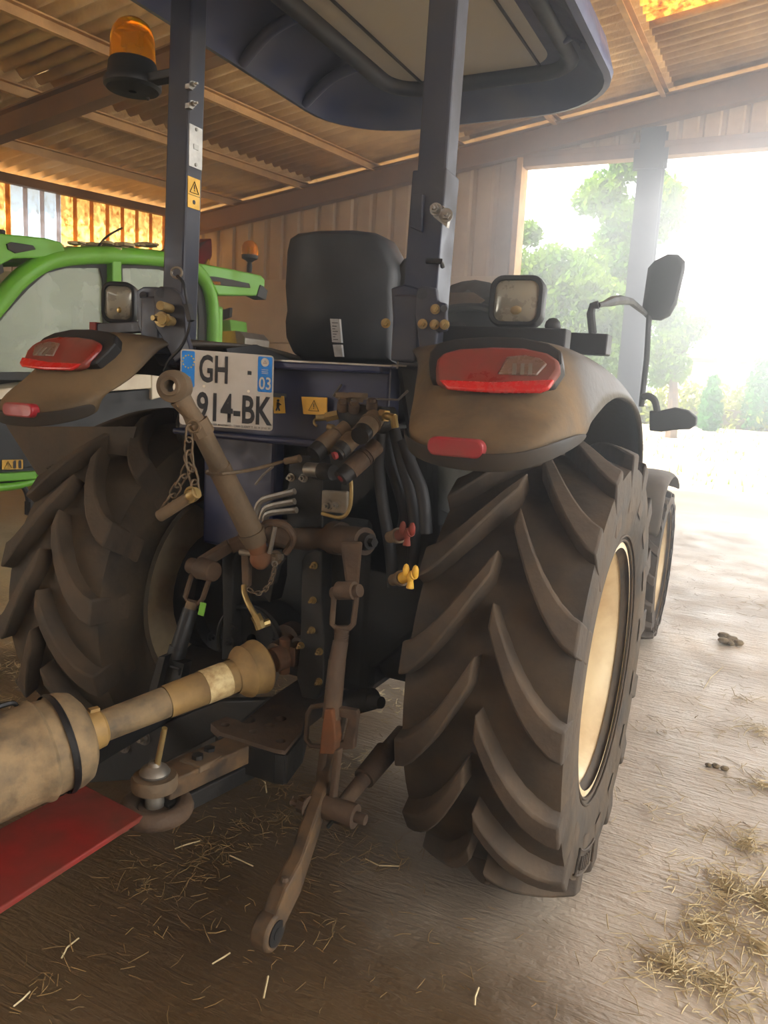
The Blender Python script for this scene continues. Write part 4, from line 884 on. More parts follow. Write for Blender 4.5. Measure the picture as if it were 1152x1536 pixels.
b = MB(); pc(b, A(545, 648, 1.43), A(541, 653, 1.425), 13, 12); b.build('coupler_cap', M_['ink'], TR); 
# hoses dropping on the right
for i, pth in enumerate(([(578, 640), (585, 690), (600, 740), (607, 770), (604, 795)], [(590, 640), (602, 690), (616, 740), (622, 790), (618, 850)], [(570, 650), (568, 700), (575, 760), (585, 820), (590, 880)], [(604, 660), (618, 700), (634, 740), (640, 800)])):
    MB().tube(smooth_path([A(x, y, 1.6-.02*i) for x, y in pth]), .014, 10).build('hydraulic_hose', M_['ink'], TR)
MB().prism([A(x, y, 1.75) for x, y in ((480, 650), (650, 640), (655, 930), (560, 1005), (490, 1000), (480, 800))], (0, .05, 0)).build('axle_casing', M_['black'], TR, bevel=.02, smooth=0)
MB().prism([A(x, y, 1.78) for x, y in ((330, 640), (480, 640), (490, 980), (350, 980), (330, 850))], (0, .05, 0)).build('axle_casing', M_['navy'], TR, bevel=.02, smooth=0)
# coloured remote couplings
for (x, y, col) in ((607, 802, 'red'), (612, 866, 'yellow')):
    b = MB(); pc(b, A(x-22, y+4, 1.46), A(x-6, y, 1.43), 9, 9, 14); pc(b, A(x-12, y+2, 1.44), A(x-8, y+1, 1.435), 12, 12, 14); o = b.build('remote_coupling', M_['dusty'], TR)
    b = MB(); p = A(x-4, y, 1.42)
    for k in range(3): b.ball(A(x-3+k*7, y+(-7, 3, -5)[k]-3, 1.41), rp(p, 9), 10, (.6, .6, 1.2))
    pc(b, A(x-8, y+1, 1.43), A(x+10, y-4, 1.41), 9, 7); pc(b, A(x+4, y+4, 1.41), A(x+3, y+16, 1.41), 4, 6); b.build('coupling_cap', M_[col], o)
# lift shaft and arms
b = MB(); pc(b, A(415, 800, 1.66), A(548, 812, 1.5), 22, 21, 24); pc(b, A(500, 806, 1.56), A(512, 808, 1.55), 25, 25, 24); b.build('lift_shaft', M_['rust'], TR)
b = MB(); pc(b, A(546, 812, 1.5), A(556, 813, 1.49), 14, 12, 16); pc(b, A(556, 813, 1.49), A(562, 814, 1.485), 7, 7, 6); b.build('shaft_nut', M_['black'], TR)
b = MB(); b.grid([[A(x, y, Y) for x, y in r] for r, Y in ((((510, 812), (544, 812), (538, 880), (520, 884)), 1.44), (((510, 812), (544, 812), (538, 880), (520, 884)), 1.48))], True); b.f += [(3, 2, 1, 0), (4, 5, 6, 7)]
b.build('lift_arm', M_['rust'], TR, bevel=.006, smooth=0)
b = MB(); pc(b, A(500, 890, 1.43), A(540, 886, 1.42), 10, 10, 14); pc(b, A(508, 886, 1.425), A(532, 886, 1.42), 14, 14, 16); b.build('arm_pin', M_['rust'], TR)
MB().tube([A(x, y, 1.42) for x, y in ((502, 884), (498, 936), (504, 942), (524, 942), (530, 936), (536, 884))], rp(A(515, 910, 1.42), 4.5), 8).build('lift_clevis', M_['rust'], TR)
b = MB(); pc(b, A(513, 942, 1.42), A(511, 965, 1.42), 10, 10, 14)
for k in range(6): pc(b, A(513-.3*k, 945+k*3.4, 1.42), A(513-.3*k, 947+k*3.4, 1.42), 11, 11, 12)
pc(b, A(511, 962, 1.42), A(506, 990, 1.41), 12, 13); pc(b, A(506, 990, 1.41), A(497, 1078, 1.38), 13.5, 14.5); b.build('lift_rod', M_['rust'], TR)
b = MB(); b.tube([A(x, y, 1.40) for x, y in ((488, 1058), (468, 1060), (462, 1070), (459, 1108), (466, 1118), (482, 1120))], rp(A(470, 1090, 1.4), 4), 8); b.build('rod_handle', M_['rust'], TR)
b = MB(); b.prism([A(x, y, 1.36) for x, y in ((486, 1064), (498, 1064), (504, 1110), (502, 1132), (478, 1132), (480, 1110))], (0, .03, 0)); b.build('rod_fork', M_['rustorange'], TR, bevel=.004, smooth=0)
b = MB(); b.prism([A(x, y, 1.38) for x, y in ((500, 1060), (534, 1066), (536, 1072), (530, 1124), (506, 1126), (502, 1116), (514, 1112), (522, 1078), (500, 1074))], (0, .015, 0)); b.build('rod_guard', M_['rust'], TR, bevel=.002, smooth=0)
# stabiliser eye block behind
b = MB(); pc(b, A(520, 1055, 1.62), A(560, 1048, 1.6), 20, 16); pc(b, A(545, 1050, 1.6), A(572, 1054, 1.58), 12, 9); b.build('stabiliser_bracket', M_['black'], TR)
# lower links
def lower_link(pts, m, wd=.02):
    rows = []
    for (p, hgt) in pts:
        rows.append([p+V((-wd, 0, hgt/2)), p+V((wd, 0, hgt/2)), p+V((wd, 0, -hgt/2)), p+V((-wd, 0, -hgt/2))])
    b = MB().grid(rows, True); n = len(rows); b.f += [(3, 2, 1, 0), tuple(range(4*n-4, 4*n))]; return b
lp = [(A(402, 1395, 1.165), .07), (A(418, 1358, 1.19), .085), (A(442, 1312, 1.235), .075), (A(466, 1240, 1.315), .07), (A(482, 1192, 1.38), .065), (A(497, 1130, 1.48), .06), (A(512, 1060, 1.70), .06)]
LL = lower_link(lp, None, .017).build('lower_link', M_['link'], TR, bevel=.006, smooth=0)
p = lp[0][0]; b = MB(); b.cyl(p-V((.02, 0, 0)), p+V((.02, 0, 0)), .038, n=24); b.build('link_eye', M_['link'], LL, bevel=.006)
b = MB(); b.cyl(p+V((.0, 0, 0)), p+V((.0225, 0, 0)), .026, n=20); b.cyl(p+V((.02, 0, 0)), p+V((.024, 0, 0)), .012, n=16); b.build('link_ball', M_['black'], LL)
b = MB(); b.hexbolt(A(462, 1211, 1.33), (-1, 0, 0), .016, .02, .02); pc(b, A(478, 1212, 1.34), A(456, 1212, 1.34), 7, 7); b.build('link_bolt', M_['rust'], LL)
b = MB(); b.ball(A(427, 1320, 1.2), .009, 8); b.build('grease_nipple', M_['rust'], LL)
b = MB()
for (x, y, X) in ((484, 1150, 0), (470, 1150, 0)): pass
b.prism([A(x, y, 1.40) for x, y in ((478, 1128), (486, 1128), (476, 1200), (468, 1205))], (0, .02, 0)).prism([A(x, y, 1.36) for x, y in ((500, 1126), (508, 1126), (500, 1202), (492, 1202))], (0, .02, 0)); b.build('link_fork', M_['rust'], LL, bevel=.003, smooth=0)
ll = [(V((-1.40, 1.16, .30)), .07), (V((-1.38, 1.3, .33)), .07), (V((-1.30, 1.55, .40)), .06), (V((-1.24, 1.8, .45)), .06)]
LL2 = lower_link(ll, None, .02).build('lower_link', M_['black'], TR, bevel=.006, smooth=0)
b = MB(); p = ll[0][0]; b.cyl(p-V((.03, 0, 0)), p+V((.03, 0, 0)), .045, n=24); b.build('link_eye', M_['black'], LL2)
plt('implement_bracket', [(130, 1130), (330, 1052), (400, 1050), (360, 1085), (200, 1170), (130, 1175)], 1.45, .03, M_['black'], [(186, 1118), (216, 1106)], 'steel', .014)
# right stabiliser with turnbuckle and eye
b = MB(); S0, S1 = A(604, 1098, 1.62), A(506, 1216, 1.36)
d = S1-S0; pc(b, S0, S0+d*.3, 12, 13); pc(b, S0+d*.28, S0+d*.62, 18, 17); pc(b, S0+d*.62, S1, 12, 11)
ST = b.build('stabiliser', M_['rust'], TR, smooth=35)
b = MB(); b.cyl(S1+V((-.04, 0, .0)), S1+V((.045, 0, 0)), rp(S1, 18), n=20); b.cyl(S1+V((-.07, 0, .0)), S1+V((.07, 0, 0)), rp(S1, 8), n=14); b.build('stabiliser_eye', M_['rust'], ST)
MB().tube([A(492, 1240, 1.34), A(500, 1230, 1.34), A(512, 1232, 1.34)], .005, 6).build('split_pin', M_['black'], ST)
# left lift arm, clevis and rod
b = MB(); b.beam(A(372, 810, 1.58), A(345, 820, 1.55), .05, .03); b.beam(A(345, 818, 1.55), A(300, 846, 1.5), .05, .026); pc(b, A(285, 848, 1.5), A(322, 856, 1.49), 12, 12, 16); pc(b, A(300, 852, 1.49), A(322, 858, 1.48), 17, 15, 18)
b.build('lift_arm', M_['rust'], TR, bevel=.003, smooth=30)
b = MB(); b.tube([A(x, y, 1.49) for x, y in ((292, 848), (278, 895), (282, 902), (298, 905), (304, 898), (318, 858))], rp(A(300, 880, 1.49), 4), 8); b.build('lift_clevis', M_['rust'], TR)
b = MB(); pc(b, A(289, 903, 1.49), A(283, 920, 1.48), 9, 9, 14); LRD = b.build('lift_rod', M_['dusty'], TR)
b = MB(); pc(b, A(286, 914, 1.485), A(264, 985, 1.44), 11.5, 12.5, 16); pc(b, A(268, 970, 1.45), A(262, 992, 1.44), 14, 14, 16); b.build('rod_sleeve', M_['black'], LRD)
b = MB(); b.prism([A(x, y, 1.42) for x, y in ((244, 986), (276, 996), (262, 1060), (225, 1060))], (0, .03, 0)); b.prism([A(x, y, 1.40) for x, y in ((238, 985), (248, 984), (228, 1062), (216, 1062))], (0, .05, 0)); b.tube([A(256, 1000, 1.41), A(270, 1004, 1.40), A(268, 1012, 1.40)], .004, 6); b.build('rod_channel', M_['black'], LRD, smooth=0)
plt('green_tag', [(300, 903), (309, 905), (305, 925), (296, 922)], 1.46, .003, M_['green'])
# perforated drawbar frame
ol = [(316, 1085), (370, 1062), (455, 1054), (460, 1066), (452, 1096), (428, 1126), (414, 1124), (330, 1098)]
ol = [AZ(x, y, .41) for x, y in ol]; hl = []
for x, y, r in ((338, 1087, 7), (380, 1097, 7), (405, 1088, 9), (421, 1078, 9), (421, 1111, 8), (372, 1080, 12)):
    c = AZ(x, y, .41); hl.append((c.x, c.y, rp(c, r)))
DF = plate_holes('drawbar_frame', [(p.x, p.y) for p in ol], hl, .02, Matrix.Translation((0, 0, .40)), M_['rust'], TR)
b = MB(); 
for i in (3, 4, 5, 6): b.beam(ol[i]-V((0, 0, .045)), ol[i+1]-V((0, 0, .045)), .012, .07)
b.build('frame_side', M_['black'], DF, smooth=0)
b = MB(); b.prism([AZ(x, y, .345) for x, y in ((390, 1128), (440, 1130), (430, 1150), (400, 1150))], (0, 0, .015)); b.beam((XC, 1.5, .33), (XC, 1.95, .36), .12, .06); b.build('frame_lower_plate', M_['rust'], DF, smooth=0)
# tow bar, clevis, pin
P0, P1 = A(412, 1100, 1.50), A(238, 1178, 1.15)
TB = MB().beam(P0, P1, .075, .045).build('tow_bar', M_['link'], TR, bevel=.004, smooth=0)
MB().beam(P0-V((0, 0, .05)), P1-V((0, 0, .055)), .06, .04).build('tow_bar_lower', M_['black'], TB, bevel=.004, smooth=0)
b = MB(); q = A(300, 1150, 1.26); q2_ = A(332, 1130, 1.34); MB().beam(A(284, 1158, 1.22)+V((0, 0, .012)), A(338, 1132, 1.34)+V((0, 0, .012)), .06, .016).build('clamp_plate', M_['dusty'], TB, bevel=.003, smooth=0)
for x, y, Y in ((296, 1150, 1.25), (314, 1139, 1.30)): MB().hexbolt(A(x, y, Y)+V((0, 0, .012)), (0, 0, 1), .013, .014, 0).build('bolt', M_['black'], TB)
hp = A(232, 1178, 1.14); b = MB()
b.lathe([(.012, .0), (.046, .0), (.048, .006), (.048, .022), (.044, .028), (.012, .028)], hp-V((0, 0, .005)), (0, 0, 1), 24)
b.beam(hp+V((0, 0, .008)), A(285, 1156, 1.24), .07, .026); b.build('hitch_clevis', M_['dusty'], TB, smooth=35)
b = MB(); b.cyl(hp-V((0, 0, .085)), hp, .02, n=18); b.lathe([(.008, .03), (.03, .03), (.032, .036), (.026, .045), (.014, .05), (.012, .058), (.003, .06)], hp-V((0, 0, .005)), (0, 0, 1), 20); HP = b.build('hitch_pin', M_['steel'], TB)
b = MB(); pc(b, A(233, 1160, 1.14), A(247, 1092, 1.14), 5, 4.5, 10); b.build('pin_handle', M_['brass'], HP)
MB().cyl(hp-V((0, 0, .085)), hp-V((0, 0, .045)), .034, n=20).build('pin_collar', M_['rust'], TB)
C2 = MB().tube([A(400+5*cos(a), 1096+4*sin(a), 1.47) for a in [k*pi/4 for k in range(8)]], .003, 5, True).build('safety_chain', M_['dusty'], TR)
chain(C2, [A(396, 1098, 1.47), A(390, 1112, 1.46), A(386, 1130, 1.45), A(380, 1152, 1.44)], .026, .002)
chain(C2, [A(352, 1092, 1.44), A(346, 1104, 1.42), A(340, 1118, 1.40), A(334, 1128, 1.38)], .026, .002)
# ------------------------------------------------------------------ trailer drawbar and pto shaft
DB = thing('trailer_drawbar', 'scuffed red drawbar beam with rusty tow ring, bottom left', 'drawbar', (-1.14, .6, 0))
zt = .36
q = [AZ(125, 1176, zt), AZ(215, 1223, zt)]; q += [V((-1.03, -.9, zt)), V((-1.26, -.9, zt))]
MB().prism(q, (0, 0, -.012)).build('top_plate', M_['red'], DB, bevel=.003, smooth=0)
MB().prism([V((p.x+(.07 if p.x < -1.1 else -.085), p.y-.1, zt-.012)) for p in q], (0, 0, -.07)).build('beam', M_['black'], DB, smooth=0)
b = MB(); rc = hp-V((0, 0, .10)); rc = V((hp.x+.004, hp.y, zt-.02))
b.tube([rc+V((cos(k*pi/12)*.058, sin(k*pi/12)*.058, 0)) for k in range(24)], .02, 10, True); b.beam(rc+V((-.02, -.05, 0)), rc+V((-.05, -.16, 0)), .045, .03); b.build('tow_ring', M_['rust'], DB, smooth=45)
MB().box((-1.14, -.75, .13), (.08, .08, .26)).box((-1.14, -.75, .01), (.2, .2, .02)).build('support_leg', M_['red'], DB, smooth=0)
PT = thing('pto_shaft', 'dusty yellow tubular drive shaft with grey bell guard, running to the tractor', 'drive shaft', (-1.1, 1.2, .5))
a0, a1 = A(412, 990, 1.50), A(96, 1112, 1.02)
dv = (a1-a0); L_ = dv.length; dn = dv.normalized()
def ptl(px_x): 
    t = (412-px_x)/(412-96.); return a0+dv*t
k0 = F/dep(ptl(380))
def lat(px, r0_):  return (rp(ptl(px), r0_), (ptl(px)-a0).dot(dn))
MB().lathe([lat(396, 20), lat(390, 34), lat(384, 41), lat(380, 41.5), lat(376, 40), lat(362, 38), lat(358, 40), lat(354, 38), lat(346, 29), lat(338, 27)], a0, dn, 36).build('guard_cone', M_['ptoy'], PT)
MB().lathe([lat(345, 25), lat(325, 25.5)], a0, dn, 32).build('guard_tube', M_['ptoy'], PT)
MB().lathe([lat(326, 26), lat(288, 26.2)], a0, dn, 32).build('shaft_label', M_['ptolabel'], PT)
MB().lathe([lat(288, 25.5), lat(232, 25)], a0, dn, 32).build('guard_tube', M_['ptoy'], PT)
MB().lathe([lat(232, 23.5), lat(125, 23.5)], a0, dn, 32).build('guard_tube', M_['ptog'], PT)
b = MB().lathe([lat(146, 24), lat(142, 29), lat(128, 31), lat(122, 30), lat(118, 24)], a0, dn, 32); b.beam(ptl(140)+V((0, 0, rp(ptl(140), 29))), ptl(128)+V((0, 0, rp(ptl(128), 31))), .014, .012); b.build('guard_collar', M_['ptoy'], PT)
prb = [lat(124, 30), lat(120, 52), lat(112, 66), lat(100, 72), lat(90, 73), lat(88, 69), lat(70, 71), lat(66, 76), lat(62, 76), lat(58, 73), lat(20, 76), lat(-40, 84), lat(-90, 90)]
BELL = MB().lathe(prb, a0, dn, 44).build('bell_guard', M_['ptog'], PT, solid=.004)
MB().lathe([lat(92, 75), lat(89, 77), lat(84, 75)], a0, dn, 44).build('bell_rim', M_['plastic'], BELL)
b = MB(); xx, yy, _ = basis(dn); 
upn = (V((0, 0, 1))-dn*dn.z).normalized(); sdn = dn.cross(upn)
def onb(px, r, ang): p = ptl(px); return p + (upn*cos(ang)+sdn*sin(ang))*rp(p, r)
b.tube(smooth_path([onb(58, 74, .5), onb(52, 82, .45), onb(30, 84, .4), onb(10, 82, .4), onb(4, 78, .4)]), .005, 6); b.build('bell_clip', M_['plastic'], BELL)
b = MB(); b.cyl(a0+dn*.005, a0-dn*.03, .03, n=18); b.box(a0-dn*.045, (.05, .03, .05)); b.cyl(a0-dn*.03+V((0, 0, -.045)), a0-dn*.03+V((0, 0, .045)), .014, n=12); b.build('yoke', M_['rustorange'], PT, bevel=.003, smooth=30)
b = MB(); b.cyl(a0-dn*.04, a0-dn*.12, .026, n=16); b.cyl(a0-dn*.075, a0-dn*.095, .035, n=18); b.build('yoke_collar', M_['rust'], PT)
# ------------------------------------------------------------------ green telehandler
XT = -4.5
def T(px, py, X=XT): return AX(px, py, X)
TH = thing('telehandler', 'bright green telehandler with glazed cab parked beside the left wall', 'telehandler', (-5.0, 4.4, 0))
def tp(name, pix, X, thk, m, par=TH, bev=.01, smooth=0, label=None): return MB().prism([T(x, y, X) for x, y in pix], (-thk, 0, 0)).build(name, m, par, bevel=bev, smooth=smooth, label=label)
fpath = [(-70, 560), (-30, 490), (0, 452), (30, 418), (62, 396), (95, 386), (140, 383), (190, 384), (240, 388), (278, 396), (300, 412), (314, 440), (319, 475), (318, 525), (316, 560)]
fp = smooth_path([T(x, y) for x, y in fpath], 4)
FRM = MB().tube(fp, .062, 12).build('cab_frame', M_['green'], TH)
MB().tube([p+V((-1.0, 0, 0)) for p in fp], .062, 10).build('cab_frame', M_['green'], TH)
MB().beam(T(170, 384), T(171, 560), .09, .08, up=(1, 0, 0)).build('cab_pillar', M_['green'], TH, bevel=.01, smooth=0)
def framed(outer, inner, X, name):
    o, i = [T(x, y, X) for x, y in outer], [T(x, y, X) for x, y in inner]; n = len(o)
    rows = [o, i, [p+V((-.03, 0, 0)) for p in i], [p+V((-.03, 0, 0)) for p in o], o]
    s = MB().grid(rows, True).build(name+'_seal', M_['seal'], TH, smooth=0)
    MB().prism([p+V((-.012, 0, 0)) for p in i], (-.006, 0, 0)).build('window_glass', M_['glass'], s, smooth=0); return s
framed([(-60, 570), (0, 462), (38, 424), (68, 401), (100, 392), (164, 391), (164, 424), (163, 570)], [(-50, 558), (6, 474), (42, 434), (70, 410), (100, 402), (150, 402), (155, 424), (156, 558)], XT-.02, 'door')
framed([(176, 392), (240, 395), (276, 403), (294, 418), (306, 442), (310, 475), (309, 525), (176, 530)], [(184, 402), (240, 404), (270, 412), (285, 426), (296, 448), (299, 478), (298, 515), (184, 520)], XT-.02, 'quarter_window')
MB().prism([T(x, y)+V((-1.03, 0, 0)) for x, y in ((-50, 558), (6, 474), (42, 434), (70, 410), (100, 402), (235, 404), (290, 440), (290, 558))], (-.006, 0, 0)).build('window_glass', M_['glassclear'], TH, smooth=0)
# roof
q = [(-40, 352), (0, 350), (70, 357), (92, 363), (100, 378), (236, 384), (300, 397), (300, 404), (236, 392), (90, 386), (20, 388), (-40, 420)]
tp('cab_roof', q, XT+.04, 1.1, M_['green'], bev=.012)
tp('roof_inset', [(11, 366), (18, 363), (50, 368), (54, 374), (24, 380), (13, 374)], XT+.052, .03, M_['seal'], bev=.003)
b = MB()
random.seed(4)
for k in range(60):
    x = random.uniform(96, 236); p = T(x, 382, XT-.3) + V((random.uniform(-.5, .3), 0, random.uniform(.02, .09)))
    b.ball(p, random.uniform(.02, .05), 6, (1.6, 1.6, .5))
b.build('roof_dirt', M_['straw'], TH, smooth=60)['kind'] = 'stuff'
MB().tube(smooth_path([T(141, 384, XT-.2), T(150, 366, XT-.2), T(163, 353, XT-.2), T(183, 342, XT-.2)]), .008, 6).build('aerial', M_['plastic'], TH)
b = MB(); b.tube([T(3, 345), T(2, 385)], .02, 8); b.prism([T(-20, 380), T(2, 386), T(6, 408), T(-20, 425)], (-.1, 0, 0)); b.build('cab_mirror', M_['seal'], TH, smooth=0)
# rear arm with light bar
AR = tp('rear_arm', [(282, 394), (290, 393), (340, 402), (392, 413), (398, 419), (397, 436), (388, 444), (328, 443), (320, 428), (308, 408)], XT+.02, .9, M_['green'], bev=.015)
tp('arm_recess', [(312, 414), (330, 416), (374, 425), (376, 432), (322, 427)], XT+.032, .02, M_['seal'], AR, .002)
tp('side_marker', [(319, 421), (331, 423), (331, 428), (321, 427)], XT+.045, .02, M_['amber'], AR, .002)
tp('rear_lamp', [(388, 436), (391, 427), (396, 430), (402, 436), (399, 450), (386, 444)], XT+.03, .14, M_['seal'], AR, .004)
c = T(374, 408, XT-.25); U_ = V((0, 0, 1)); k_ = lambda n: rp(c, n)
b = MB().lathe([(k_(4), 0), (k_(4), k_(8)), (k_(3), k_(14)), (k_(7), k_(17)), (k_(12), k_(19)), (k_(12.5), k_(24)), (.01, k_(24))], c, U_, 24); TBc = b.build('beacon', M_['seal'], TH)
MB().lathe([(k_(12), k_(22)), (k_(12.5), k_(27)), (k_(12), k_(36)), (k_(9), k_(42)), (k_(4), k_(45)), (.001, k_(45.5))], c, U_, 28).build('amber_lens', M_['amber'], TBc)
MB().cyl(c+U_*k_(22), c+U_*k_(36), k_(4)).build('beacon_core', M_['brass'], TBc)
# lower body
tp('side_panel', [(-80, 590), (0, 584), (72, 574), (150, 565), (240, 560), (330, 556), (330, 576), (150, 588), (0, 606), (-80, 616)], XT+.05, 1.1, M_['offwhite'])
tp('body_side', [(-80, 612), (0, 604), (330, 574), (330, 660), (250, 672), (60, 700), (0, 706), (-80, 715)], XT+.03, 1.0, M_['plastic'])
s = tp('warning_sticker', [(3, 690), (34.5, 689.5), (34.5, 703.5), (3, 704.5)], XT+.036, .004, M_['yellow'], bev=0)
tri_mark(T(12, 697.5, XT+.037), (0, 1, 0), (0, 0, 1), .05, s)
b = MB()
for x in (22, 30): b.box(T(x, 698, XT+.038), (.001, .022, .04)).ball(T(x, 693, XT+.038), .012, 8, (.1, 1, 1))
b.build('warning_figure', M_['ink'], s, smooth=0)
MB().beam(T(-100, 722), T(48, 712), .1, .055).beam(T(48, 712), T(330, 680), .1, .055).build('side_rail', M_['green'], TH, bevel=.01, smooth=0)
MB().tube(smooth_path([T(-100, 738), T(0, 731), T(30, 727), T(60, 719), T(120, 708), T(330, 690)]), .028, 10).build('step_rail', M_['green'], TH)
b = MB(); b.tube(smooth_path([T(34, 728), T(40, 738), T(43, 750), T(44, 768)]), .02, 8); b.beam(T(46, 752), T(46, 772), .06, .05, up=(0, 1, 0)); b.build('step_strut', M_['plastic'], TH, smooth=30)
tp('engine_cover', [(228, 560), (240, 516), (286, 516), (316, 528), (316, 575), (228, 600)], XT+.06, .12, M_['offwhite'])
# cab interior
b = MB(); c = T(22, 535, XT-.5); ax_ = V((0, -.75, .65)); x_, y_, z_ = basis(ax_)
MB().tube([c+x_*cos(k*pi/14)*.2+y_*sin(k*pi/14)*.2 for k in range(28)], .02, 8, True).cyl(c-z_*.25, c, .035).beam(c-x_*.2, c+x_*.2, .04, .02).build('steering_wheel', M_['navy'], TH)
MB().box(T(-20, 560, XT-.5)+V((0, 0, -.1)), (.6, .5, .5)).build('dashboard', M_['seal'], TH, bevel=.04, smooth=0)
b = MB(); p = T(5, 512, XT-.35); b.ball(p, .035, 10); b.tube([p, p-V((0, -.05, .25))], .012); p = T(49, 512, XT-.6); b.ball(p, .04, 10, (1, 1.4, .8)); b.tube([p, p-V((0, .02, .25))], .012); b.build('control_lever', M_['seal'], TH)
p = T(110, 500, XT-.5); MB().box(p+V((0, 0, -.2)), (.5, .42, .12)).box(p+V((0, .22, .05)), (.46, .1, .45)).build('cab_seat', M_['seal'], TH, bevel=.03, smooth=0)
MB().box(T(112, 497, XT-.15), (.08, .34, .05)).build('armrest', M_['seal'], TH, bevel=.01, smooth=0)
MB().box(T(292, 500, XT-.5), (.6, .1, .5)).build('rear_bulkhead', M_['green'], TH, bevel=.02, smooth=0)
b = MB(); b.tube([T(295, 480, XT-.3), T(296, 498, XT-.3), T(304, 500, XT-.3)], .012, 6); b.build('grab_handle', M_['seal'], TH)
# chassis, boom and wheels (mostly hidden)
MB().box((-5.1, 3.9, .62), (1.2, 3.9, .3)).build('chassis', M_['plastic'], TH, bevel=.03, smooth=0)
MB().beam((-6.0, 6.6, 1.25), (-6.0, 1.4, .95), .3, .34).build('boom', M_['green'], TH, bevel=.02, smooth=0)
MB().box((-5.9, 6.3, 1.05), (.5, .5, .7)).build('boom_mount', M_['green'], TH, bevel=.02, smooth=0)
for y in (2.05, 5.75):
    for x in (-4.72, -5.95):
        c = V((x, y, .46)); o = MB().lathe([(.25, -.17), (.3, -.19), (.42, -.18), (.46, -.12), (.46, .12), (.42, .18), (.3, .19), (.25, .17)], c, (1, 0, 0), 32).build('tyre', M_['rubber'], TH)
        MB().lathe([(.26, -.15), (.22, -.1), (.2, 0), (.01, 0), (.2, .01), (.22, .1), (.26, .15)], c, (1, 0, 0), 24).build('wheel_rim', M_['offwhite'], o)
# ------------------------------------------------------------------ machines beyond the telehandler
RH = thing('spreader', 'red sloped hopper showing behind the telehandler roof', 'implement', (-6.9, 8.0, 0))
XR = -6.6
q = [AX(x, y, XR) for x, y in ((283, 396), (283, 376), (297, 366), (318, 357), (319, 384), (313, 398), (300, 420), (283, 420))]
HB = MB().prism(q, (-.5, 0, 0)).build('hopper', M_['red'], RH, bevel=.02, smooth=0)
MB().prism([AX(x, y, XR+.01) for x, y in ((286, 374), (298, 366), (312, 360), (300, 372))], (-.03, 0, 0)).build('hopper_vent', M_['seal'], HB, smooth=0)
MB().prism([AX(x, y, XR+.03) for x, y in ((310, 393), (314, 388), (315, 400), (308, 402))], (-.1, 0, 0)).build('hinge_arm', M_['yellow'], HB, smooth=0)
cq = sum(q, V())/len(q)
MB().box((XR-.25, cq.y, cq.z/2-.1), (.3, .3, cq.z-.2)).box((XR-.25, cq.y, .04), (.9, .9, .08)).build('stand', M_['red'], RH, bevel=.02, smooth=0)
YM = thing('mower', 'yellow and green mower with grey end plate beyond the cab', 'implement', (-5.35, 7.1, 0))
def yq(pix, Y): return [A(x, y, Y) for x, y in pix]
o = MB().prism(yq([(322, 497), (354, 496), (357, 505), (357, 522), (322, 524)], 6.9), (0, .4, 0)).build('yellow_cover', M_['yellowpaint'], YM, bevel=.01, smooth=0)
MB().prism(yq([(322, 482), (345, 479), (347, 497), (322, 498)], 6.95), (0, .3, 0)).build('green_cover', M_['green'], YM, bevel=.01, smooth=0)
MB().prism(yq([(322, 468), (345, 461), (344, 475), (324, 482)], 7.1), (0, .05, 0)).build('control_box', M_['seal'], YM, bevel=.005, smooth=0)
MB().prism(yq([(352, 496), (360, 497), (368, 507), (367, 524), (356, 524)], 6.85), (0, .45, 0)).build('end_plate', M_['steel'], YM, bevel=.01, smooth=0)
cq = A(340, 524, 7.1); MB().box((cq.x, 7.1, cq.z/2), (.5, .35, cq.z)).build('mower_stand', M_['seal'], YM, smooth=0)
# cans behind the plate, on the panel ledge
LDG = MB().box((-1.17, 1.72, 1.262), (.5, .12, .012)).build('panel_ledge', M_['blue'], TR, smooth=0)
for i, (x, lab) in enumerate(((363, 'white aerosol can standing left on the blue ledge above the plate'), (369.5, 'pale green can standing right on the blue ledge above the plate'))):
    p = A(x, 527, 1.72+.01*i); p.z = 1.268
    t = thing('can', lab, 'can', p, 'cans on the tractor ledge')
    MB().lathe([(.001, 0), (.0115, 0), (.012, .002), (.012, .026), (.009, .030), (.001, .030)], p, (0, 0, 1), 16).build('can_body', M_['paper'] if i == 0 else M_['offwhite'], t)
    MB().cyl(p+V((0, 0, .03)), p+V((0, 0, .036)), .008, n=12).build('can_cap', M_['green'] if i == 0 else M_['white'], t)
# ------------------------------------------------------------------ outside
def leaves(blobs, n, size, seed, flat=1.):
    rnd = random.Random(seed); vs = []; fs = []
    tot = sum(r**2 for c, r in blobs)
    for c, r in blobs:
        for i in range(int(n*r*r/tot)):
            d = V((rnd.gauss(0, 1), rnd.gauss(0, 1), rnd.gauss(0, 1))).normalized()*r*rnd.random()**.45; d.z *= flat
            p = c+d; a = V((rnd.gauss(0, 1), rnd.gauss(0, 1), rnd.gauss(0, 1))).normalized(); bb = a.cross(V((rnd.gauss(0, 1), rnd.gauss(0, 1), rnd.gauss(0, 1)))).normalized()
            s = size*rnd.uniform(.6, 1.4); k = len(vs)
            vs += [p-a*s, p+bb*s*.45, p+a*s, p-bb*s*.45]; fs.append((k, k+1, k+2, k+3))
    return vs, fs
def foliage(name, blobs, n, size, seed, m, par, flat=1.):
    vs, fs = leaves(blobs, n, size, seed, flat); o_ = org(par); me = bpy.data.meshes.new(name); me.from_pydata([p-o_ for p in vs], [], fs); me.materials.append(m)
    o = bpy.data.objects.new(name, me); COL.objects.link(o); o.parent = par; o['kind'] = 'stuff'; return o
def gz(y): 
    t = ((9.5, 0), (12, .02), (16, .15), (22, .42), (30, .6), (60, 1.0), (120, 1.5))
    for (a, za), (c, zc) in zip(t, t[1:]):
        if y <= c: return za+(zc-za)*(y-a)/(c-a)
    return 1.5
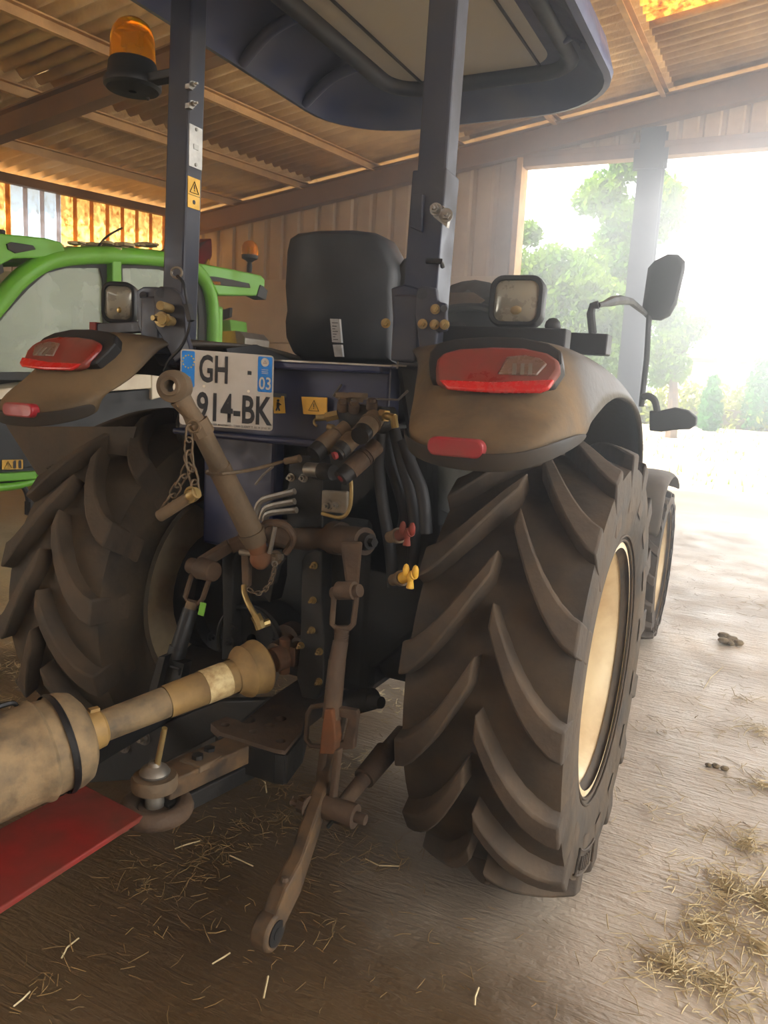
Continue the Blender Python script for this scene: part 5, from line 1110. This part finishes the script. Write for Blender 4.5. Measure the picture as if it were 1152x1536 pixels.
def tree(lab, base, Y, trunk, limbs, blobs, n, size, seed, m):
    p = A(base[0], base[1], Y); p.z = gz(Y)-.1; t = thing('tree', lab, 'tree', p, None)
    tk = [p]+[A(x, y, Y) for x, y in trunk]
    MB().tube(smooth_path(tk, 4), [max(.03, .16-.13*i/(4*(len(tk)-1))) for i in range(4*(len(tk)-1)+1)], 8).build('trunk', M_['bark'], t)
    for l in limbs: MB().tube(smooth_path([A(x, y, Y+dy) for x, y, dy in l], 4), [max(.015, .06-.045*i/(4*(len(l)-1))) for i in range(4*(len(l)-1)+1)], 6).build('branch', M_['bark'], t)
    foliage('foliage', [(A(x, y, Y+dy), r*dep(A(x, y, Y+dy))/F) for x, y, dy, r in blobs], n, size, seed, m, t); return t
tree('tall airy tree outside, seen behind the door post', (930, 620), 19, [(930, 520), (935, 420), (925, 330), (935, 240)],
     [[(932, 440, 0), (890, 400, -.5), (850, 370, -1)], [(930, 350, 0), (960, 320, .5), (1005, 300, .5)], [(932, 400, 0), (960, 370, 1), (985, 360, 1)], [(926, 320, 0), (900, 300, 0), (875, 295, 0)]],
     [(940, 250, 0, 26), (905, 292, 0, 34), (880, 300, 1, 22), (935, 330, 0, 34), (915, 360, 0, 26), (1000, 296, 0, 30), (1008, 325, .5, 22), (985, 270, .5, 18), (930, 395, 0, 36), (880, 400, -1, 30), (985, 350, .5, 18)], 9000, .085, 1, M_['leafA'])
tree('broad leafy tree outside, filling the left of the doorway', (850, 620), 17, [(850, 540), (845, 460), (840, 400)],
     [[(850, 500, 0), (820, 450, 0), (795, 400, 0)], [(848, 480, 0), (880, 440, .5), (905, 420, .5)]],
     [(795, 350, 0, 20), (790, 410, 0, 36), (830, 400, 0, 34), (870, 430, 0, 40), (820, 460, 0, 40), (905, 450, 0, 36), (860, 490, 0, 44), (920, 500, .5, 36), (900, 540, 0, 40), (830, 520, 0, 40), (800, 480, 0, 30)], 12000, .085, 2, M_['leafA'])
tree('small pale tree outside, right of the door post', (1010, 625), 21, [(1010, 590), (1008, 540), (1005, 480)],
     [[(1008, 560, 0), (1030, 520, 0), (1050, 490, 0)], [(1008, 540, 0), (990, 500, 0)]],
     [(1000, 470, 0, 28), (1020, 500, 0, 30), (995, 520, 0, 32), (1045, 490, 0, 20), (1010, 550, 0, 28), (985, 560, 0, 22)], 5000, .08, 3, M_['leafA'])
def bush(lab, cx, cyy, w, h, Y, n, seed, m, nm='bush', cat='bush'):
    p = A(cx, cyy+h, Y); g = gz(Y); k = dep(p)/F; t = thing(nm, lab, cat, (p.x, Y, g))
    H = max(.5, A(cx, cyy-h, Y).z-g); W = w*k
    MB().cyl((p.x, Y, g-.1), (p.x, Y, g+H*.5), .04, .02, 8).build('trunk', M_['bark'], t)
    foliage('foliage', [(V((p.x, Y, g+H*f)), W*s) for f, s in ((.18, 1), (.4, .95), (.62, .8), (.85, .5))], n, .1, seed, m, t); return t
bush('narrow upright conifer in front of the hedge', 1062, 605, 18, 45, 25, 1600, 5, M_['leafB'], 'conifer')
bush('rounded dark shrub at the right end of the hedge', 1136, 565, 24, 36, 27, 1600, 6, M_['leafB'])
HG = thing('hedge', 'long low clipped hedge across the yard', 'hedge', (4, 27, gz(27)))
bl = []
for k in range(30):
    x = -8+k*.85; bl.append((V((x, 27+.2*sin(k), gz(27)+.45)), .6)); bl.append((V((x+.4, 27.2, gz(27)+1.0)), .5))
foliage('foliage', bl, 12000, .1, 8, M_['hedge'], HG); MB().beam((-9, 27.2, gz(27)+.3), (18, 27.2, gz(27)+.3), .3, .6).build('hedge_stems', M_['bark'], HG, smooth=0)
HS = thing('shed', 'distant low shed with brown roof edge behind the hedge', 'shed', (4.5, 42, gz(42)))
pl_, pr_ = A(1010, 527, 42), A(1230, 548, 42); ztop = (pl_.z+pr_.z)/2
MB().box(((pl_.x+pr_.x)/2+2, 44, ztop+.1), (pr_.x-pl_.x+6, 5, .35)).build('roof', M_['sheet'], HS, smooth=0)
for x in (1035, 1080, 1140, 1200): p = A(x, 545, 42); MB().box((p.x, 42, (ztop+gz(42))/2), (.3, .3, ztop-gz(42))).build('post', M_['sheet'], HS, smooth=0)
MB().box(((pl_.x+pr_.x)/2+2, 46, gz(46)+1), (pr_.x-pl_.x+6, .2, 2)).build('back_wall', M_['offwhite'], HS, smooth=0)
# grass along the yard
rnd = random.Random(11); b = MB()
for k in range(2500):
    x = rnd.uniform(-3.5, 12); y = rnd.choice((rnd.gauss(13.5, .5), rnd.gauss(24.5, 1.2), rnd.gauss(18, 2)))
    if noise.noise(V((x*.7, y*.7, 3))) < -.02: continue
    g = gz(y); a = rnd.uniform(0, 2*pi); h = rnd.uniform(.06, .16); d = V((cos(a), sin(a), 0))*.02; k0_ = len(b.v)
    b.v += [V((x, y, g-.01))-d, V((x, y, g-.01))+d, V((x+rnd.gauss(0, .04), y+rnd.gauss(0, .04), g+h))]; b.f.append((k0_, k0_+1, k0_+2))
g_ = b.build('grass', M_['grassy'], smooth=0, fix=False); tag(g_, 'thin grass tufts growing in the pale yard', 'grass', kind='stuff')
# ------------------------------------------------------------------ straw and dung on the floor
rnd = random.Random(7); b = MB(); bd = MB()
def blade(p, L, wd, tilt, yaw):
    d = V((cos(yaw)*cos(tilt), sin(yaw)*cos(tilt), sin(tilt)))*L/2; s = V((-sin(yaw), cos(yaw), 0))*wd; k = len(b.v); h = V((0, 0, wd*.9)); bend = V((rnd.gauss(0, 1), rnd.gauss(0, 1), 0))*L*.08
    c = p+V((0, 0, abs(d.z)+wd))
    b.v += [c-d-s, c-d+s, c-d+h, c+bend-s, c+bend+s, c+bend+h*1.3, c+d-s, c+d+s, c+d+h]
    for i in (k, k+3): b.f.extend([(i, i+1, i+4, i+3), (i+1, i+2, i+5, i+4), (i+2, i, i+3, i+5)])
def patch(cx, cyy, rad, n, L=(.012, .055), wd=.0008, pile=.008):
    c = AZ(cx, cyy, 0)
    for i in range(n):
        r = rad*abs(rnd.gauss(0, .62)); a = rnd.uniform(0, 2*pi); p = c+V((cos(a)*r, sin(a)*r, rnd.random()*pile*max(0, 1-r/rad)))
        if p.y > 9 : continue
        blade(p, rnd.uniform(*L), wd*rnd.uniform(.7, 1.5), rnd.gauss(0, .25), rnd.uniform(0, 2*pi))
for cx, cyy, r, n in ((1120, 1270, .16, 200), (1150, 1350, .2, 420), (1090, 1330, .10, 170), (1010, 1450, .13, 300), (1080, 1480, .15, 260), (1130, 1420, .12, 160), (1060, 1395, .1, 200), (1145, 1180, .12, 160), (1140, 1100, .15, 120), (1140, 910, .3, 90), (1110, 1050, .3, 60), (980, 1220, .3, 50), (1000, 1100, .5, 70),
                      (430, 1230, .16, 110), (520, 1240, .12, 70), (300, 1290, .18, 150), (220, 1330, .16, 80), (420, 1180, .14, 110), (360, 1240, .14, 90), (540, 1290, .14, 50), (250, 1400, .2, 40), (60, 1480, .12, 50), (600, 1300, .2, 40), (500, 1400, .3, 50), (700, 1480, .3, 30),
                      (570, 1050, .3, 260), (590, 1010, .4, 240), (560, 1150, .2, 160), (30, 1000, .5, 420), (10, 900, .6, 420), (60, 860, .6, 260), (20, 800, .7, 260), (10, 1060, .4, 260), (440, 1040, .2, 80)):
    if cx < 900 and cyy > 1150: b, b_keep = bd, b
    else: b_keep = b
    patch(cx, cyy, r, int(n*.72), (.02, .07) if cx > 900 else (.012, .055), .001 if cx > 900 else .0008); b = b_keep
for i in range(1600):
    p = V((rnd.uniform(-3, 2.2), rnd.uniform(.5, 7), 0)); b_keep = b; b = bd if p.x < -.2 else b; blade(p, rnd.uniform(.012, .05), .0009, rnd.gauss(0, .15), rnd.uniform(0, 2*pi)); b = b_keep
for x0, y0, x1, y1 in ((20, 1512, 45, 1488), (378, 1160, 400, 1190), (1055, 1035, 1085, 1000), (548, 1290, 600, 1300), (1120, 1350, 1152, 1300), (345, 1285, 380, 1300), (262, 1275, 300, 1262), (712, 1510, 718, 1482), (395, 1500, 402, 1465), (1125, 1410, 1150, 1440), (318, 1448, 345, 1430), (92, 1440, 118, 1408), (700, 1255, 732, 1230)):
    p, q = AZ(x0, y0, .004), AZ(x1, y1, .006); d = q-p; blade((p+q)/2, d.length, .0022, 0, atan2(d.y, d.x))
st = b.build('loose_straw', M_['straw'], smooth=0, fix=False); tag(st, 'pale loose straw heaped and scattered on the bare concrete, mostly right of the tractor', 'straw', kind='stuff')
tag(bd.build('brown_straw', M_['strawdark'], smooth=0, fix=False), 'darker brown straw and chaff on the floor below the linkage', 'straw', kind='stuff')
p = AZ(1097, 966, 0); b = MB(); rnd = random.Random(3)
for k in range(12): b.ball(p+V((rnd.gauss(0, .03), rnd.gauss(0, .03), .012+abs(rnd.gauss(0, .008)))), rnd.uniform(.014, .028), 8, (1.2, 1.1, .7))
tag(b.build('dung_clod', M_['clod'], origin=p), 'small dark dung clod on bare concrete right of the tractor', 'clod')
p = AZ(1075, 1150, 0); b = MB()
for k in range(5): b.ball(p+V((rnd.gauss(0, .014), rnd.gauss(0, .014), .006)), rnd.uniform(.006, .012), 8, (1.2, 1.1, .7))
tag(b.build('dung_clod', M_['clod'], origin=p), 'tiny mud crumb on the concrete, nearest the straw edge', 'clod')
